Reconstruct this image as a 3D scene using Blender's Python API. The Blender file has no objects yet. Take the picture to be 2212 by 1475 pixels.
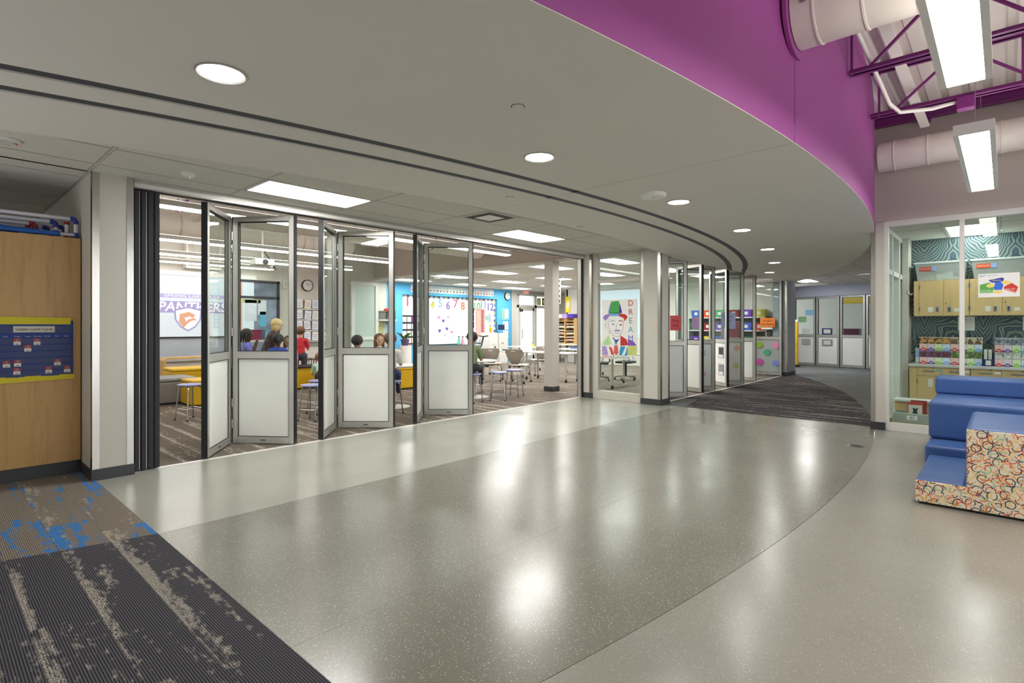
import bpy, bmesh, math, random
from mathutils import Vector, Matrix
from math import sin, cos, pi, sqrt, asin, atan2, radians as R

random.seed(7)
scene = bpy.context.scene
COL = scene.collection

# ------------------------------------------------------------------ camera
cam_d = bpy.data.cameras.new('camera')
cam = bpy.data.objects.new('camera', cam_d)
COL.objects.link(cam)
cam.location = (0.0, 0.0, 1.42)
cam.rotation_euler = (R(90), 0, R(42.283 - 90))
cam_d.sensor_width = 36.0
cam_d.lens = 19.042
cam_d.shift_y = -0.01514
cam_d.clip_start = 0.05
scene.camera = cam

# ------------------------------------------------------------------ world and exposure
world = bpy.data.worlds.new('world')
scene.world = world
world.use_nodes = True
bg = world.node_tree.nodes['Background']
bg.inputs[0].default_value = (0.97, 0.99, 1.0, 1)
bg.inputs[1].default_value = 0.95
vs = scene.view_settings
vs.view_transform = 'Standard'
vs.look = 'None'
vs.exposure = 1.17
vs.gamma = 1.0
vs.use_curve_mapping = False
scene.cycles.max_bounces = 7
scene.cycles.transparent_max_bounces = 24
scene.cycles.sample_clamp_indirect = 6.0
scene.cycles.caustics_reflective = False
scene.cycles.caustics_refractive = False

E_DOWN, E_TROFFER, E_CLASS, E_PEND, E_LINEAR = 36.0, 20.0, 15.0, 8.0, 11.5

# ------------------------------------------------------------------ materials
def srgb(h):
    if isinstance(h, str):
        h = h.lstrip('#')
        c = [int(h[i:i + 2], 16) / 255 for i in (0, 2, 4)]
    else:
        c = [v / 255 for v in h]
    return tuple(v / 12.92 if v <= 0.04045 else ((v + 0.055) / 1.055) ** 2.4 for v in c) + (1.0,)

MATS = {}

def _new(name):
    m = bpy.data.materials.new(name)
    m.use_nodes = True
    nt = m.node_tree
    b = nt.nodes['Principled BSDF']
    return m, nt, b

def N(nt, t, **kw):
    n = nt.nodes.new(t)
    for k, v in kw.items():
        setattr(n, k, v)
    return n

def ramp(nt, stops, interp='LINEAR'):
    n = nt.nodes.new('ShaderNodeValToRGB')
    n.color_ramp.interpolation = interp
    e = n.color_ramp.elements
    while len(e) > 1:
        e.remove(e[-1])
    e[0].position, e[0].color = stops[0]
    for p, c in stops[1:]:
        x = e.new(p)
        x.color = c
    return n

def mix(nt, a, b, fac, blend='MIX'):
    n = nt.nodes.new('ShaderNodeMix')
    n.data_type = 'RGBA'
    n.blend_type = blend
    for i, v in ((0, fac), (6, a), (7, b)):
        if isinstance(v, bpy.types.NodeSocket):
            nt.links.new(v, n.inputs[i])
        else:
            n.inputs[i].default_value = v
    return n.outputs[2]

def math_n(nt, op, a, b=None, clamp=False):
    n = nt.nodes.new('ShaderNodeMath')
    n.operation = op
    n.use_clamp = clamp
    for i, v in ((0, a), (1, b)):
        if v is None:
            continue
        if isinstance(v, bpy.types.NodeSocket):
            nt.links.new(v, n.inputs[i])
        else:
            n.inputs[i].default_value = v
    return n.outputs[0]

def coords(nt, kind='Object', scale=(1, 1, 1), rot=(0, 0, 0), loc=(0, 0, 0)):
    tc = nt.nodes.new('ShaderNodeTexCoord')
    mp = nt.nodes.new('ShaderNodeMapping')
    mp.inputs['Scale'].default_value = scale
    mp.inputs['Rotation'].default_value = rot
    mp.inputs['Location'].default_value = loc
    nt.links.new(tc.outputs[kind], mp.inputs[0])
    return mp.outputs[0]

def world_coords(nt, scale=(1, 1, 1), loc=(0, 0, 0)):
    g = nt.nodes.new('ShaderNodeNewGeometry')
    mp = nt.nodes.new('ShaderNodeMapping')
    mp.inputs['Scale'].default_value = scale
    mp.inputs['Location'].default_value = loc
    nt.links.new(g.outputs['Position'], mp.inputs[0])
    return mp.outputs[0]

def noise(nt, vec, scale, detail=3.0, rough=0.5, out='Fac'):
    n = nt.nodes.new('ShaderNodeTexNoise')
    n.inputs['Scale'].default_value = scale
    n.inputs['Detail'].default_value = detail
    n.inputs['Roughness'].default_value = rough
    nt.links.new(vec, n.inputs['Vector'])
    return n.outputs[out]

def bump(nt, b, height, strength=0.2, dist=0.002):
    n = nt.nodes.new('ShaderNodeBump')
    n.inputs['Strength'].default_value = strength
    n.inputs['Distance'].default_value = dist
    nt.links.new(height, n.inputs['Height'])
    nt.links.new(n.outputs[0], b.inputs['Normal'])

def plain(name, col, rough=0.55, metal=0.0, var=0.06, nscale=6.0, bmp=0.0, bscale=180.0, spec=0.5, coat=0.0, bdist=0.001):
    """painted / plastic / metal surface: colour with a slight cloudy variation and optional fine relief"""
    if name in MATS:
        return MATS[name]
    m, nt, b = _new(name)
    c = srgb(col)
    v = world_coords(nt)
    f = noise(nt, v, nscale, 3.0)
    lo = tuple(x * (1 - var) for x in c[:3]) + (1,)
    hi = tuple(min(1, x * (1 + var)) for x in c[:3]) + (1,)
    r = ramp(nt, [(0.3, lo), (0.7, hi)])
    nt.links.new(f, r.inputs[0])
    nt.links.new(r.outputs[0], b.inputs['Base Color'])
    b.inputs['Roughness'].default_value = rough
    b.inputs['Metallic'].default_value = metal
    b.inputs['Specular IOR Level'].default_value = spec
    b.inputs['Coat Weight'].default_value = coat
    if bmp:
        bump(nt, b, noise(nt, v, bscale, 2.0), bmp, bdist)
    MATS[name] = m
    return m

def emit(name, col, strength, base=1.0):
    if name in MATS:
        return MATS[name]
    m, nt, b = _new(name)
    b.inputs['Base Color'].default_value = tuple(x * base for x in srgb(col)[:3]) + (1,)
    b.inputs['Emission Color'].default_value = srgb(col)
    b.inputs['Emission Strength'].default_value = strength
    MATS[name] = m
    return m

def glass(name, tint='#f4faf8', refl=0.10, haze=0.0):
    if name in MATS:
        return MATS[name]
    m = bpy.data.materials.new(name)
    m.use_nodes = True
    nt = m.node_tree
    nt.nodes.clear()
    out = nt.nodes.new('ShaderNodeOutputMaterial')
    tr = nt.nodes.new('ShaderNodeBsdfTransparent')
    tr.inputs[0].default_value = srgb(tint)
    gl = nt.nodes.new('ShaderNodeBsdfGlossy')
    gl.inputs['Roughness'].default_value = 0.015
    lw = nt.nodes.new('ShaderNodeLayerWeight')
    lw.inputs[0].default_value = 0.5
    fr_ = math_n(nt, 'ADD', math_n(nt, 'MULTIPLY', math_n(nt, 'POWER', lw.outputs['Facing'], 5.0), 0.75), 0.018)
    # faint smears on the pane
    v = world_coords(nt, (1, 1, 0.4))
    sm = noise(nt, v, 5.0, 4.0)
    f = math_n(nt, 'ADD', fr_, math_n(nt, 'MULTIPLY', sm, 0.008), True)
    mx = nt.nodes.new('ShaderNodeMixShader')
    nt.links.new(f, mx.inputs[0])
    nt.links.new(tr.outputs[0], mx.inputs[1])
    nt.links.new(gl.outputs[0], mx.inputs[2])
    last = mx.outputs[0]
    if haze:
        df = nt.nodes.new('ShaderNodeBsdfDiffuse')
        df.inputs[0].default_value = srgb('#e8eeea')
        m2 = nt.nodes.new('ShaderNodeMixShader')
        m2.inputs[0].default_value = haze
        nt.links.new(last, m2.inputs[1])
        nt.links.new(df.outputs[0], m2.inputs[2])
        last = m2.outputs[0]
    nt.links.new(last, out.inputs[0])
    MATS[name] = m
    return m

def wood(name, base, dark, axis='z', scale=1.0):
    if name in MATS:
        return MATS[name]
    m, nt, b = _new(name)
    s = {'z': (9, 9, 0.9), 'x': (0.9, 9, 9), 'y': (9, 0.9, 9)}[axis]
    v = world_coords(nt, tuple(k * scale for k in s))
    f = noise(nt, v, 1.6, 5.0, 0.6)
    g = noise(nt, v, 9.0, 3.0, 0.7)
    h = math_n(nt, 'ADD', math_n(nt, 'MULTIPLY', f, 0.75), math_n(nt, 'MULTIPLY', g, 0.25))
    r = ramp(nt, [(0.32, srgb(dark)), (0.5, srgb(base)), (0.72, srgb(base))])
    nt.links.new(h, r.inputs[0])
    nt.links.new(r.outputs[0], b.inputs['Base Color'])
    b.inputs['Roughness'].default_value = 0.42
    bump(nt, b, g, 0.05, 0.001)
    MATS[name] = m
    return m

def vinyl(name, base, fleck, fleck2=None, amount=0.5):
    """polished sheet vinyl with light chips, gently rippled"""
    if name in MATS:
        return MATS[name]
    m, nt, b = _new(name)
    v = world_coords(nt)
    def chips(scale, keep, size, off):
        mp = world_coords(nt, (1, 1, 1), (off, off * 0.7, 0))
        vo = nt.nodes.new('ShaderNodeTexVoronoi')
        vo.inputs['Scale'].default_value = scale
        vo.inputs['Randomness'].default_value = 1.0
        nt.links.new(mp, vo.inputs['Vector'])
        near = math_n(nt, 'LESS_THAN', vo.outputs['Distance'], size)
        sp = nt.nodes.new('ShaderNodeSeparateColor')
        nt.links.new(vo.outputs['Color'], sp.inputs[0])
        return math_n(nt, 'MULTIPLY', near, math_n(nt, 'LESS_THAN', sp.outputs[0], keep))
    cloud = noise(nt, v, 1.3, 4.0)
    c = srgb(base)
    r = ramp(nt, [(0.3, tuple(x * 0.94 for x in c[:3]) + (1,)), (0.7, tuple(x * 1.05 for x in c[:3]) + (1,))])
    nt.links.new(cloud, r.inputs[0])
    col = r.outputs[0]
    col = mix(nt, col, srgb(fleck), chips(90, amount, 0.19, 0.0))
    col = mix(nt, col, srgb(fleck), chips(170, amount * 0.7, 0.20, 3.3))
    if fleck2:
        col = mix(nt, col, srgb(fleck2), chips(110, 0.25, 0.19, 7.7))
    nt.links.new(col, b.inputs['Base Color'])
    rr = ramp(nt, [(0.3, (0.20, 0.20, 0.20, 1)), (0.7, (0.255, 0.255, 0.255, 1))])
    nt.links.new(noise(nt, v, 2.2, 3.0), rr.inputs[0])
    nt.links.new(rr.outputs[0], b.inputs['Roughness'])
    b.inputs['Specular IOR Level'].default_value = 0.62
    bump(nt, b, noise(nt, v, 22.0, 2.0), 0.10, 0.002)
    MATS[name] = m
    return m

def carpet(name, base, rib, streak, accent=None, accent_amt=0.60, streak_amt=0.56, rib_pitch=0.0105, fine=True):
    """ribbed plank carpet: ribs along Y, broken pale streaks along Y, per-plank offset"""
    if name in MATS:
        return MATS[name]
    m, nt, b = _new(name)
    g = nt.nodes.new('ShaderNodeNewGeometry')
    oi = nt.nodes.new('ShaderNodeObjectInfo')
    addv = nt.nodes.new('ShaderNodeVectorMath')
    addv.operation = 'MULTIPLY_ADD'
    comb = nt.nodes.new('ShaderNodeCombineXYZ')
    for i in range(3):
        nt.links.new(oi.outputs['Random'], comb.inputs[i])
    nt.links.new(comb.outputs[0], addv.inputs[0])
    addv.inputs[1].default_value = (0.0, 9.0, 5.0)
    nt.links.new(g.outputs['Position'], addv.inputs[2])
    P = addv.outputs[0]
    def mapped(scale, loc=(0, 0, 0)):
        mp = nt.nodes.new('ShaderNodeMapping')
        mp.inputs['Scale'].default_value = scale
        mp.inputs['Location'].default_value = loc
        nt.links.new(P, mp.inputs[0])
        return mp.outputs[0]
    sx = nt.nodes.new('ShaderNodeSeparateXYZ')
    nt.links.new(g.outputs['Position'], sx.inputs[0])
    ph = math_n(nt, 'MULTIPLY', sx.outputs[0], 2 * pi / rib_pitch)
    wv = math_n(nt, 'MULTIPLY', math_n(nt, 'ADD', math_n(nt, 'SINE', ph), 1.0), 0.5)
    knots = noise(nt, mapped((95, 42, 1)), 3.0, 2.0)
    col = mix(nt, srgb(rib), srgb(base), wv)
    # patches where the pale yarn shows: broad streak mask times broken yarn
    broad = noise(nt, mapped((9.0, 0.75, 1)), 1.0, 3.0, 0.6)
    uu = math_n(nt, 'FRACT', math_n(nt, 'MULTIPLY', math_n(nt, 'ADD', sx.outputs[0], 10 * 0.2525 - 1.11), 1 / 0.2525))
    edge = math_n(nt, 'SUBTRACT', math_n(nt, 'MULTIPLY', math_n(nt, 'POWER', math_n(nt, 'SUBTRACT', 1.0, uu), 3.0), 0.16), math_n(nt, 'MULTIPLY', uu, 0.05))
    broad = math_n(nt, 'ADD', broad, edge)
    mid = noise(nt, mapped((34, 13, 1), (4, 2, 0)), 1.0, 3.0, 0.6)
    s = math_n(nt, 'ADD', math_n(nt, 'MULTIPLY', broad, 0.62), math_n(nt, 'MULTIPLY', mid, 0.38))
    sm = nt.nodes.new('ShaderNodeMapRange')
    sm.inputs[1].default_value = streak_amt
    sm.inputs[2].default_value = streak_amt + 0.07
    nt.links.new(s, sm.inputs[0])
    yarn = math_n(nt, 'GREATER_THAN', knots, 0.48)
    col = mix(nt, col, srgb(streak), math_n(nt, 'MULTIPLY', sm.outputs[0], yarn))
    if accent:
        br = noise(nt, mapped((7.5, 0.9, 1), (9, 5, 2)), 1.0, 2.0, 0.6)
        md = noise(nt, mapped((24, 8, 1), (1, 8, 2)), 1.0, 2.0, 0.6)
        s2 = math_n(nt, 'ADD', math_n(nt, 'MULTIPLY', br, 0.7), math_n(nt, 'MULTIPLY', md, 0.3))
        am = nt.nodes.new('ShaderNodeMapRange')
        am.inputs[1].default_value = accent_amt
        am.inputs[2].default_value = accent_amt + 0.03
        nt.links.new(s2, am.inputs[0])
        y2 = math_n(nt, 'GREATER_THAN', knots, 0.36)
        col = mix(nt, col, srgb(accent), math_n(nt, 'MULTIPLY', am.outputs[0], y2))
    nt.links.new(col, b.inputs['Base Color'])
    b.inputs['Roughness'].default_value = 0.95
    b.inputs['Specular IOR Level'].default_value = 0.1
    if fine:
        hgt = math_n(nt, 'ADD', wv, math_n(nt, 'MULTIPLY', knots, 0.5))
        bump(nt, b, hgt, 0.6, 0.003)
    MATS[name] = m
    return m

def tile_mat(name, col):
    if name in MATS:
        return MATS[name]
    m, nt, b = _new(name)
    v = world_coords(nt)
    n1 = noise(nt, v, 130.0, 3.0, 0.7)
    c = srgb(col)
    r = ramp(nt, [(0.36, tuple(x * 0.62 for x in c[:3]) + (1,)), (0.46, c), (1.0, c)])
    nt.links.new(n1, r.inputs[0])
    nt.links.new(r.outputs[0], b.inputs['Base Color'])
    b.inputs['Roughness'].default_value = 0.95
    b.inputs['Specular IOR Level'].default_value = 0.15
    bump(nt, b, n1, 0.4, 0.003)
    MATS[name] = m
    return m

def brushed(name, col, rough=0.28):
    if name in MATS:
        return MATS[name]
    m, nt, b = _new(name)
    v = world_coords(nt, (1, 1, 0.02))
    f = noise(nt, v, 300.0, 2.0)
    c = srgb(col)
    r = ramp(nt, [(0.3, tuple(x * 0.85 for x in c[:3]) + (1,)), (0.7, c)])
    nt.links.new(f, r.inputs[0])
    nt.links.new(r.outputs[0], b.inputs['Base Color'])
    b.inputs['Metallic'].default_value = 1.0
    b.inputs['Roughness'].default_value = rough
    MATS[name] = m
    return m

# ------------------------------------------------------------------ mesh builder
class MB:
    def __init__(self):
        self.v, self.f, self.mi = [], [], []
        self.cur = 0
    def add(self, vs, fs):
        o = len(self.v)
        self.v += [tuple(p) for p in vs]
        for f in fs:
            self.f.append(tuple(i + o for i in f))
            self.mi.append(self.cur)
        return self
    def box(self, x0, x1, y0, y1, z0, z1):
        if x1 < x0: x0, x1 = x1, x0
        if y1 < y0: y0, y1 = y1, y0
        if z1 < z0: z0, z1 = z1, z0
        return self.add([(x0, y0, z0), (x1, y0, z0), (x1, y1, z0), (x0, y1, z0), (x0, y0, z1), (x1, y0, z1), (x1, y1, z1), (x0, y1, z1)],
                        [(0, 3, 2, 1), (4, 5, 6, 7), (0, 1, 5, 4), (1, 2, 6, 5), (2, 3, 7, 6), (3, 0, 4, 7)])
    def bar(self, a, b, w, h, up=(0, 0, 1)):
        """rectangular bar from a to b, w across, h along 'up'"""
        a, b = Vector(a), Vector(b)
        d = (b - a).normalized()
        u = Vector(up)
        s = d.cross(u)
        if s.length < 1e-6:
            s = d.cross(Vector((1, 0, 0)))
        s.normalize()
        u = s.cross(d).normalized()
        vs = []
        for p in (a, b):
            for i, j in ((-1, -1), (1, -1), (1, 1), (-1, 1)):
                vs.append(p + s * (i * w / 2) + u * (j * h / 2))
        return self.add(vs, [(0, 1, 2, 3), (7, 6, 5, 4), (0, 4, 5, 1), (1, 5, 6, 2), (2, 6, 7, 3), (3, 7, 4, 0)])
    def tube(self, pts, r, n=10, caps=True, closed=False):
        pts = [Vector(p) for p in pts]
        rs = r if isinstance(r, (list, tuple)) else [r] * len(pts)
        k = len(pts)
        rings = []
        prev = None
        for i, p in enumerate(pts):
            if closed:
                d = pts[(i + 1) % k] - pts[i - 1]
            else:
                d = pts[min(i + 1, k - 1)] - pts[max(i - 1, 0)]
            if d.length < 1e-9:
                d = Vector((0, 0, 1))
            d.normalize()
            if prev is None:
                ref = Vector((0, 0, 1)) if abs(d.z) < 0.9 else Vector((1, 0, 0))
                s = d.cross(ref).normalized()
            else:
                s = (prev - d * prev.dot(d))
                s = s.normalized() if s.length > 1e-6 else d.cross(Vector((1, 0, 0))).normalized()
            prev = s
            t = d.cross(s)
            rings.append([p + (s * cos(2 * pi * j / n) + t * sin(2 * pi * j / n)) * rs[i] for j in range(n)])
        vs = [q for ring in rings for q in ring]
        fs = []
        m = k if closed else k - 1
        for i in range(m):
            a, b = i * n, ((i + 1) % k) * n
            for j in range(n):
                fs.append((a + j, a + (j + 1) % n, b + (j + 1) % n, b + j))
        if caps and not closed:
            fs.append(tuple(range(n - 1, -1, -1)))
            fs.append(tuple((k - 1) * n + j for j in range(n)))
        return self.add(vs, fs)
    def lathe(self, prof, c=(0, 0, 0), n=20):
        """profile of (r, z) about a vertical axis at c"""
        vs, fs = [], []
        for (r, z) in prof:
            for j in range(n):
                a = 2 * pi * j / n
                vs.append((c[0] + r * cos(a), c[1] + r * sin(a), c[2] + z))
        for i in range(len(prof) - 1):
            for j in range(n):
                fs.append((i * n + j, i * n + (j + 1) % n, (i + 1) * n + (j + 1) % n, (i + 1) * n + j))
        if prof[0][0] > 1e-6:
            fs.append(tuple(range(n - 1, -1, -1)))
        if prof[-1][0] > 1e-6:
            fs.append(tuple((len(prof) - 1) * n + j for j in range(n)))
        return self.add(vs, fs)
    def prism(self, poly, a0, a1, axis='z'):
        """2-D outline extruded along an axis. z: (x,y); y: (x,z); x: (y,z)"""
        n = len(poly)
        def put(p, h):
            return {'z': (p[0], p[1], h), 'y': (p[0], h, p[1]), 'x': (h, p[0], p[1])}[axis]
        vs = [put(p, a0) for p in poly] + [put(p, a1) for p in poly]
        fs = [tuple(range(n - 1, -1, -1)), tuple(range(n, 2 * n))]
        fs += [(i, (i + 1) % n, n + (i + 1) % n, n + i) for i in range(n)]
        return self.add(vs, fs)
    def ball(self, c, r, n=12, m=8):
        rx, ry, rz = r if isinstance(r, (tuple, list)) else (r, r, r)
        vs, fs = [], []
        for i in range(m + 1):
            t = pi * i / m
            for j in range(n):
                a = 2 * pi * j / n
                vs.append((c[0] + rx * sin(t) * cos(a), c[1] + ry * sin(t) * sin(a), c[2] - rz * cos(t)))
        for i in range(m):
            for j in range(n):
                fs.append((i * n + j, i * n + (j + 1) % n, (i + 1) * n + (j + 1) % n, (i + 1) * n + j))
        return self.add(vs, fs)
    def quad(self, a, b, c, d):
        return self.add([a, b, c, d], [(0, 1, 2, 3)])
    def mesh(self, name):
        me = bpy.data.meshes.new(name)
        me.from_pydata(self.v, [], self.f)
        if any(self.mi):
            me.polygons.foreach_set('material_index', self.mi)
        bm = bmesh.new()
        bm.from_mesh(me)
        bmesh.ops.remove_doubles(bm, verts=bm.verts, dist=1e-6)
        bmesh.ops.recalc_face_normals(bm, faces=bm.faces)
        bm.to_mesh(me)
        bm.free()
        return me
    def build(self, name, mat, parent=None, smooth=False, bevel=0.0, seg=2):
        me = self.mesh(name)
        for mm in (mat if isinstance(mat, (list, tuple)) else [mat]):
            me.materials.append(mm)
        o = bpy.data.objects.new(name, me)
        COL.objects.link(o)
        if parent is not None:
            o.parent = parent
        if smooth:
            me.shade_smooth()
            md = o.modifiers.new('es', 'EDGE_SPLIT')
            md.split_angle = R(40)
        if bevel:
            md = o.modifiers.new('bevel', 'BEVEL')
            md.width = bevel
            md.segments = seg
            md.limit_method = 'ANGLE'
        return o

def box(name, mat, dims, parent=None, bevel=0.0):
    return MB().box(*dims).build(name, mat, parent, bevel=bevel)

def tag(o, label=None, cat=None, group=None, kind=None):
    if label: o['label'] = label
    if cat: o['category'] = cat
    if group: o['group'] = group
    if kind: o['kind'] = kind
    return o

def thing(name, label, cat, loc=(0, 0, 0), rz=0.0, group=None):
    o = bpy.data.objects.new(name, None)
    o.empty_display_size = 0.1
    COL.objects.link(o)
    o.location = loc
    o.rotation_euler = (0, 0, rz)
    return tag(o, label, cat, group)

def struct(o, label=None):
    o['kind'] = 'structure'
    if label: o['label'] = label
    return o

def root_struct(name, label=None):
    o = bpy.data.objects.new(name, None)
    COL.objects.link(o)
    return struct(o, label)

def dup(src, loc=None, rz=None, label=None, group=None, parent=None):
    o = src.copy()
    COL.objects.link(o)
    if parent is not None: o.parent = parent
    if loc is not None: o.location = loc
    if rz is not None: o.rotation_euler = (0, 0, rz)
    if label: o['label'] = label
    if group: o['group'] = group
    for ch in [c for c in bpy.data.objects if c.parent == src]:
        dup(ch, parent=o)
    return o

FONT = None
def text(body, size, mat, parent, loc, rot, name='lettering', align='CENTER', bold=0.0, shear=0.0, sx=1.0, ext=0.0006):
    c = bpy.data.curves.new(name, 'FONT')
    c.body = body
    c.size = size
    c.align_x = align
    c.align_y = 'CENTER'
    c.extrude = ext
    c.offset = bold
    c.shear = shear
    c.resolution_u = 3
    tmp = bpy.data.objects.new(name, c)
    COL.objects.link(tmp)
    dg = bpy.context.evaluated_depsgraph_get()
    me = bpy.data.meshes.new_from_object(tmp.evaluated_get(dg))
    bpy.data.objects.remove(tmp)
    me.materials.clear()
    me.materials.append(mat)
    o = bpy.data.objects.new(name, me)
    COL.objects.link(o)
    o.parent = parent
    o.location = loc
    o.rotation_euler = rot
    o.scale = (sx, 1, 1)
    return o

# text standing on a wall that faces -Y, -X, or +... (viewer looking along +Y / +X)
ROT_Y = (R(90), 0, 0)
ROT_X = (R(90), 0, R(-90))
# ================================================================== the place: materials
M_SOFFIT = plain('soffit_paint', '#e3e0d8', 0.75, var=0.02, nscale=0.6, bmp=0.05)
M_TILE = tile_mat('ceiling_tile_fissured', '#dbd9d1')
M_GRID = plain('ceiling_grid_paint', '#c4c1b8', 0.5, var=0.02)
M_GROOVE = plain('reveal_grey', '#484a50', 0.6, var=0.03)
M_PURPLE = plain('purple_paint', '#97418c', 0.55, var=0.03, nscale=1.0)
M_PURPLE_STEEL = plain('purple_steel', '#7d2a76', 0.45, var=0.08)
M_BEIGE = plain('warm_grey_wall', '#c9bfb6', 0.75, var=0.02, nscale=0.8, bmp=0.08)
M_WALL = plain('pale_grey_wall', '#cdc9c0', 0.7, var=0.02, nscale=0.8, bmp=0.08)
M_WALLC = plain('classroom_wall', '#d8d5cd', 0.75, var=0.02, nscale=0.8)
M_BLUEW = plain('sky_blue_wall', '#58b4e4', 0.7, var=0.02, nscale=0.8)
M_LAVW = plain('lavender_wall', '#b9bccb', 0.6, var=0.02, nscale=0.8)
M_BASE = plain('black_rubber_base', '#3b3d41', 0.45, var=0.08)
M_STEEL = brushed('stainless', '#c9c7c2', 0.24)
M_ALU = plain('clear_anodised_aluminium', '#c4c3bd', 0.34, metal=0.55, var=0.03)
M_WHITEP = plain('white_powdercoat', '#e4e3de', 0.4, var=0.02)
M_BLACK = plain('black_rubber', '#191a1e', 0.5, var=0.1)
M_DARK = plain('dark_bronze', '#3a3840', 0.5, var=0.1)
M_WBOARD = plain('white_laminate', '#eceeea', 0.22, var=0.01)
M_GLASS = glass('clear_glass')
M_VLIGHT = vinyl('vinyl_pale_grey', '#949188', '#cdcac2', '#6f6a64', 0.35)
M_VDARK = vinyl('vinyl_dark_grey', '#7c7a6e', '#e8e4da', None, 0.45)
M_VMID = vinyl('vinyl_strip_grey', '#a6a69c', '#c4c2b9', None, 0.3)
M_CBLACK = carpet('carpet_black', '#66656a', '#2d2d37', '#b9b2a6', None, streak_amt=0.555)
M_CGREY = carpet('carpet_grey_blue', '#9a9186', '#645d55', '#bdb4a8', '#3f7fc4', 0.545, 0.585)
M_CROOM = carpet('carpet_classroom', '#7d746a', '#645c54', '#c4bcb0', None, streak_amt=0.54, fine=False)
M_CCORR = carpet('carpet_corridor_dark', '#4c474a', '#3a363b', '#b3ab9f', None, streak_amt=0.545, fine=False)
M_CFAR = carpet('carpet_corridor_pale', '#7c7c7a', '#6a6a6a', '#a29c90', '#6d93b3', 0.60, 0.58, fine=False)
M_DECK = plain('white_steel_deck', '#e6dfd8', 0.5, var=0.03)
M_DUCT = plain('white_painted_duct', '#e3dcd3', 0.45, var=0.03)
M_PIPE = plain('white_painted_pipe', '#e8e4dc', 0.4, var=0.03)

CX, CY = 5.4, 22.9            # centre of the big circle that floor band and soffit follow
RB_OUT, RB_IN = 21.85, 19.1   # band of dark floor
def arc_pt(r, t):
    return (CX + r * sin(t), CY - r * cos(t))
def t_at(r, x):
    return asin((x - CX) / r)
def arc_y(r, x):
    return CY - sqrt(r * r - (x - CX) ** 2)

def slab(name, poly, mat, parent=None, z0=-0.03, z1=0.0):
    return MB().prism(poly, z0, z1).build(name, mat, parent)

def arc_poly(r, xa, xb, n=40):
    return [(xa + (xb - xa) * i / n, arc_y(r, xa + (xb - xa) * i / n)) for i in range(n + 1)]

# ------------------------------------------------------------------ floors
XC0, XC1 = 1.11, 9.05
fl = root_struct('floor', 'polished sheet vinyl floor in dark and pale grey')
slab('vinyl_sheet', [(XC0, 4.268), (XC1, 4.268), (XC1, 6.23), (XC0, 6.23)], M_VMID, fl)
slab('vinyl_sheet', [(XC0, 2.3316), (XC1, 2.3316), (XC1, 4.264), (XC0, 4.264)], M_VDARK, fl)
slab('vinyl_sheet', arc_poly(RB_OUT, XC0, 8.86) + [(XC1, arc_y(RB_OUT, 8.86)), (XC1, 2.3304), (XC0, 2.3304)], M_VDARK, fl)
slab('vinyl_sheet', [(-5, -7), (9.0, -7), (9.0, arc_y(RB_OUT, 8.86) - .003)] + [(x, y - 0.004) for x, y in reversed(arc_poly(RB_OUT, -3, 8.86))] + [(-5, 2.0)], M_VLIGHT, fl)

# plank carpet on the near side: each plank its own piece
fc = root_struct('floor_carpet', 'ribbed plank carpet, grey with blue flashes beside black with pale streaks')
def clip_poly(poly, inside, cross):
    out = []
    for i, p in enumerate(poly):
        q = poly[(i + 1) % len(poly)]
        a, b = inside(p), inside(q)
        if a:
            out.append(p)
        if a != b:
            out.append(cross(p, q))
    return out
def split_arc(poly, r, keep_in):
    f = lambda p: (math.hypot(p[0] - CX, p[1] - CY) < r) == keep_in
    def cr(p, q):
        a, b = 0.0, 1.0
        fa = f(p)
        for _ in range(22):
            m = (a + b) / 2
            s = (p[0] + (q[0] - p[0]) * m, p[1] + (q[1] - p[1]) * m)
            if f(s) == fa: a = m
            else: b = m
        return s
    return clip_poly(poly, f, cr)
PW, PL = 0.2525, 1.0
k = 0
for ci in range(10):
    xb = XC0 - ci * PW
    off = (ci * 0.37) % 1.0
    for ri in range(-1, 8):
        y0 = 0.2 + off + ri * PL - 0.6
        y1 = y0 + PL
        poly = [(xb - PW + .0008, y0 + .0008), (xb - .0008, y0 + .0008), (xb - .0008, y1 - .0008), (xb - PW + .0008, y1 - .0008)]
        # stop at the cabinet base and at the column
        yl = 6.66 if xb > -3 else 8
        poly = [(x, min(y, yl)) for x, y in poly]
        if poly[2][1] - poly[0][1] < 0.01 or y1 < 1.2:
            continue
        for keep, mt in ((True, M_CGREY), (False, M_CBLACK)):
            pp = split_arc(poly, 19.11, keep)
            if len(pp) >= 3:
                MB().prism(pp, -0.03, 0.004).build('carpet_plank', mt, fc)

struct(slab('floor_carpet_classroom', [(1.2, 6.30), (9.0, 6.30), (9.0, 4.72), (17.4, 4.72), (17.4, 14.7), (1.2, 14.7)], M_CROOM), 'grey-brown classroom carpet with pale broken streaks')
band = [p for p in arc_poly(RB_OUT, XC1, 17.3)]
inner = [p for p in arc_poly(RB_IN, XC1, 10.2)]
struct(slab('floor_carpet_corridor', band + [(17.3, 4.66)] + [(10.15, 4.66)] + [p for p in reversed(inner) if p[1] < 4.66], M_CCORR), 'dark corridor carpet with pale streaks')
struct(slab('floor_carpet_threshold', [p for p in inner if p[1] < 4.66] + [(10.15, 4.665), (XC1, 4.665)], M_CFAR, z0=-.03, z1=-.001), 'pale grey carpet wedge at the corner column')
struct(slab('floor_carpet_far', [(XC1, 1.36), (24, 1.36), (24, 7), (17.32, 7), (17.32, arc_y(RB_OUT, 17.3))] + list(reversed(band))[1:], M_CFAR), 'pale grey and blue carpet beyond the curved dark band')
struct(slab('floor_storeroom', [(9.0, -7), (11.2, -7), (11.2, 1.36), (9.0, 1.36)], M_CFAR), 'pale carpet in the glazed storeroom')
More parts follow.
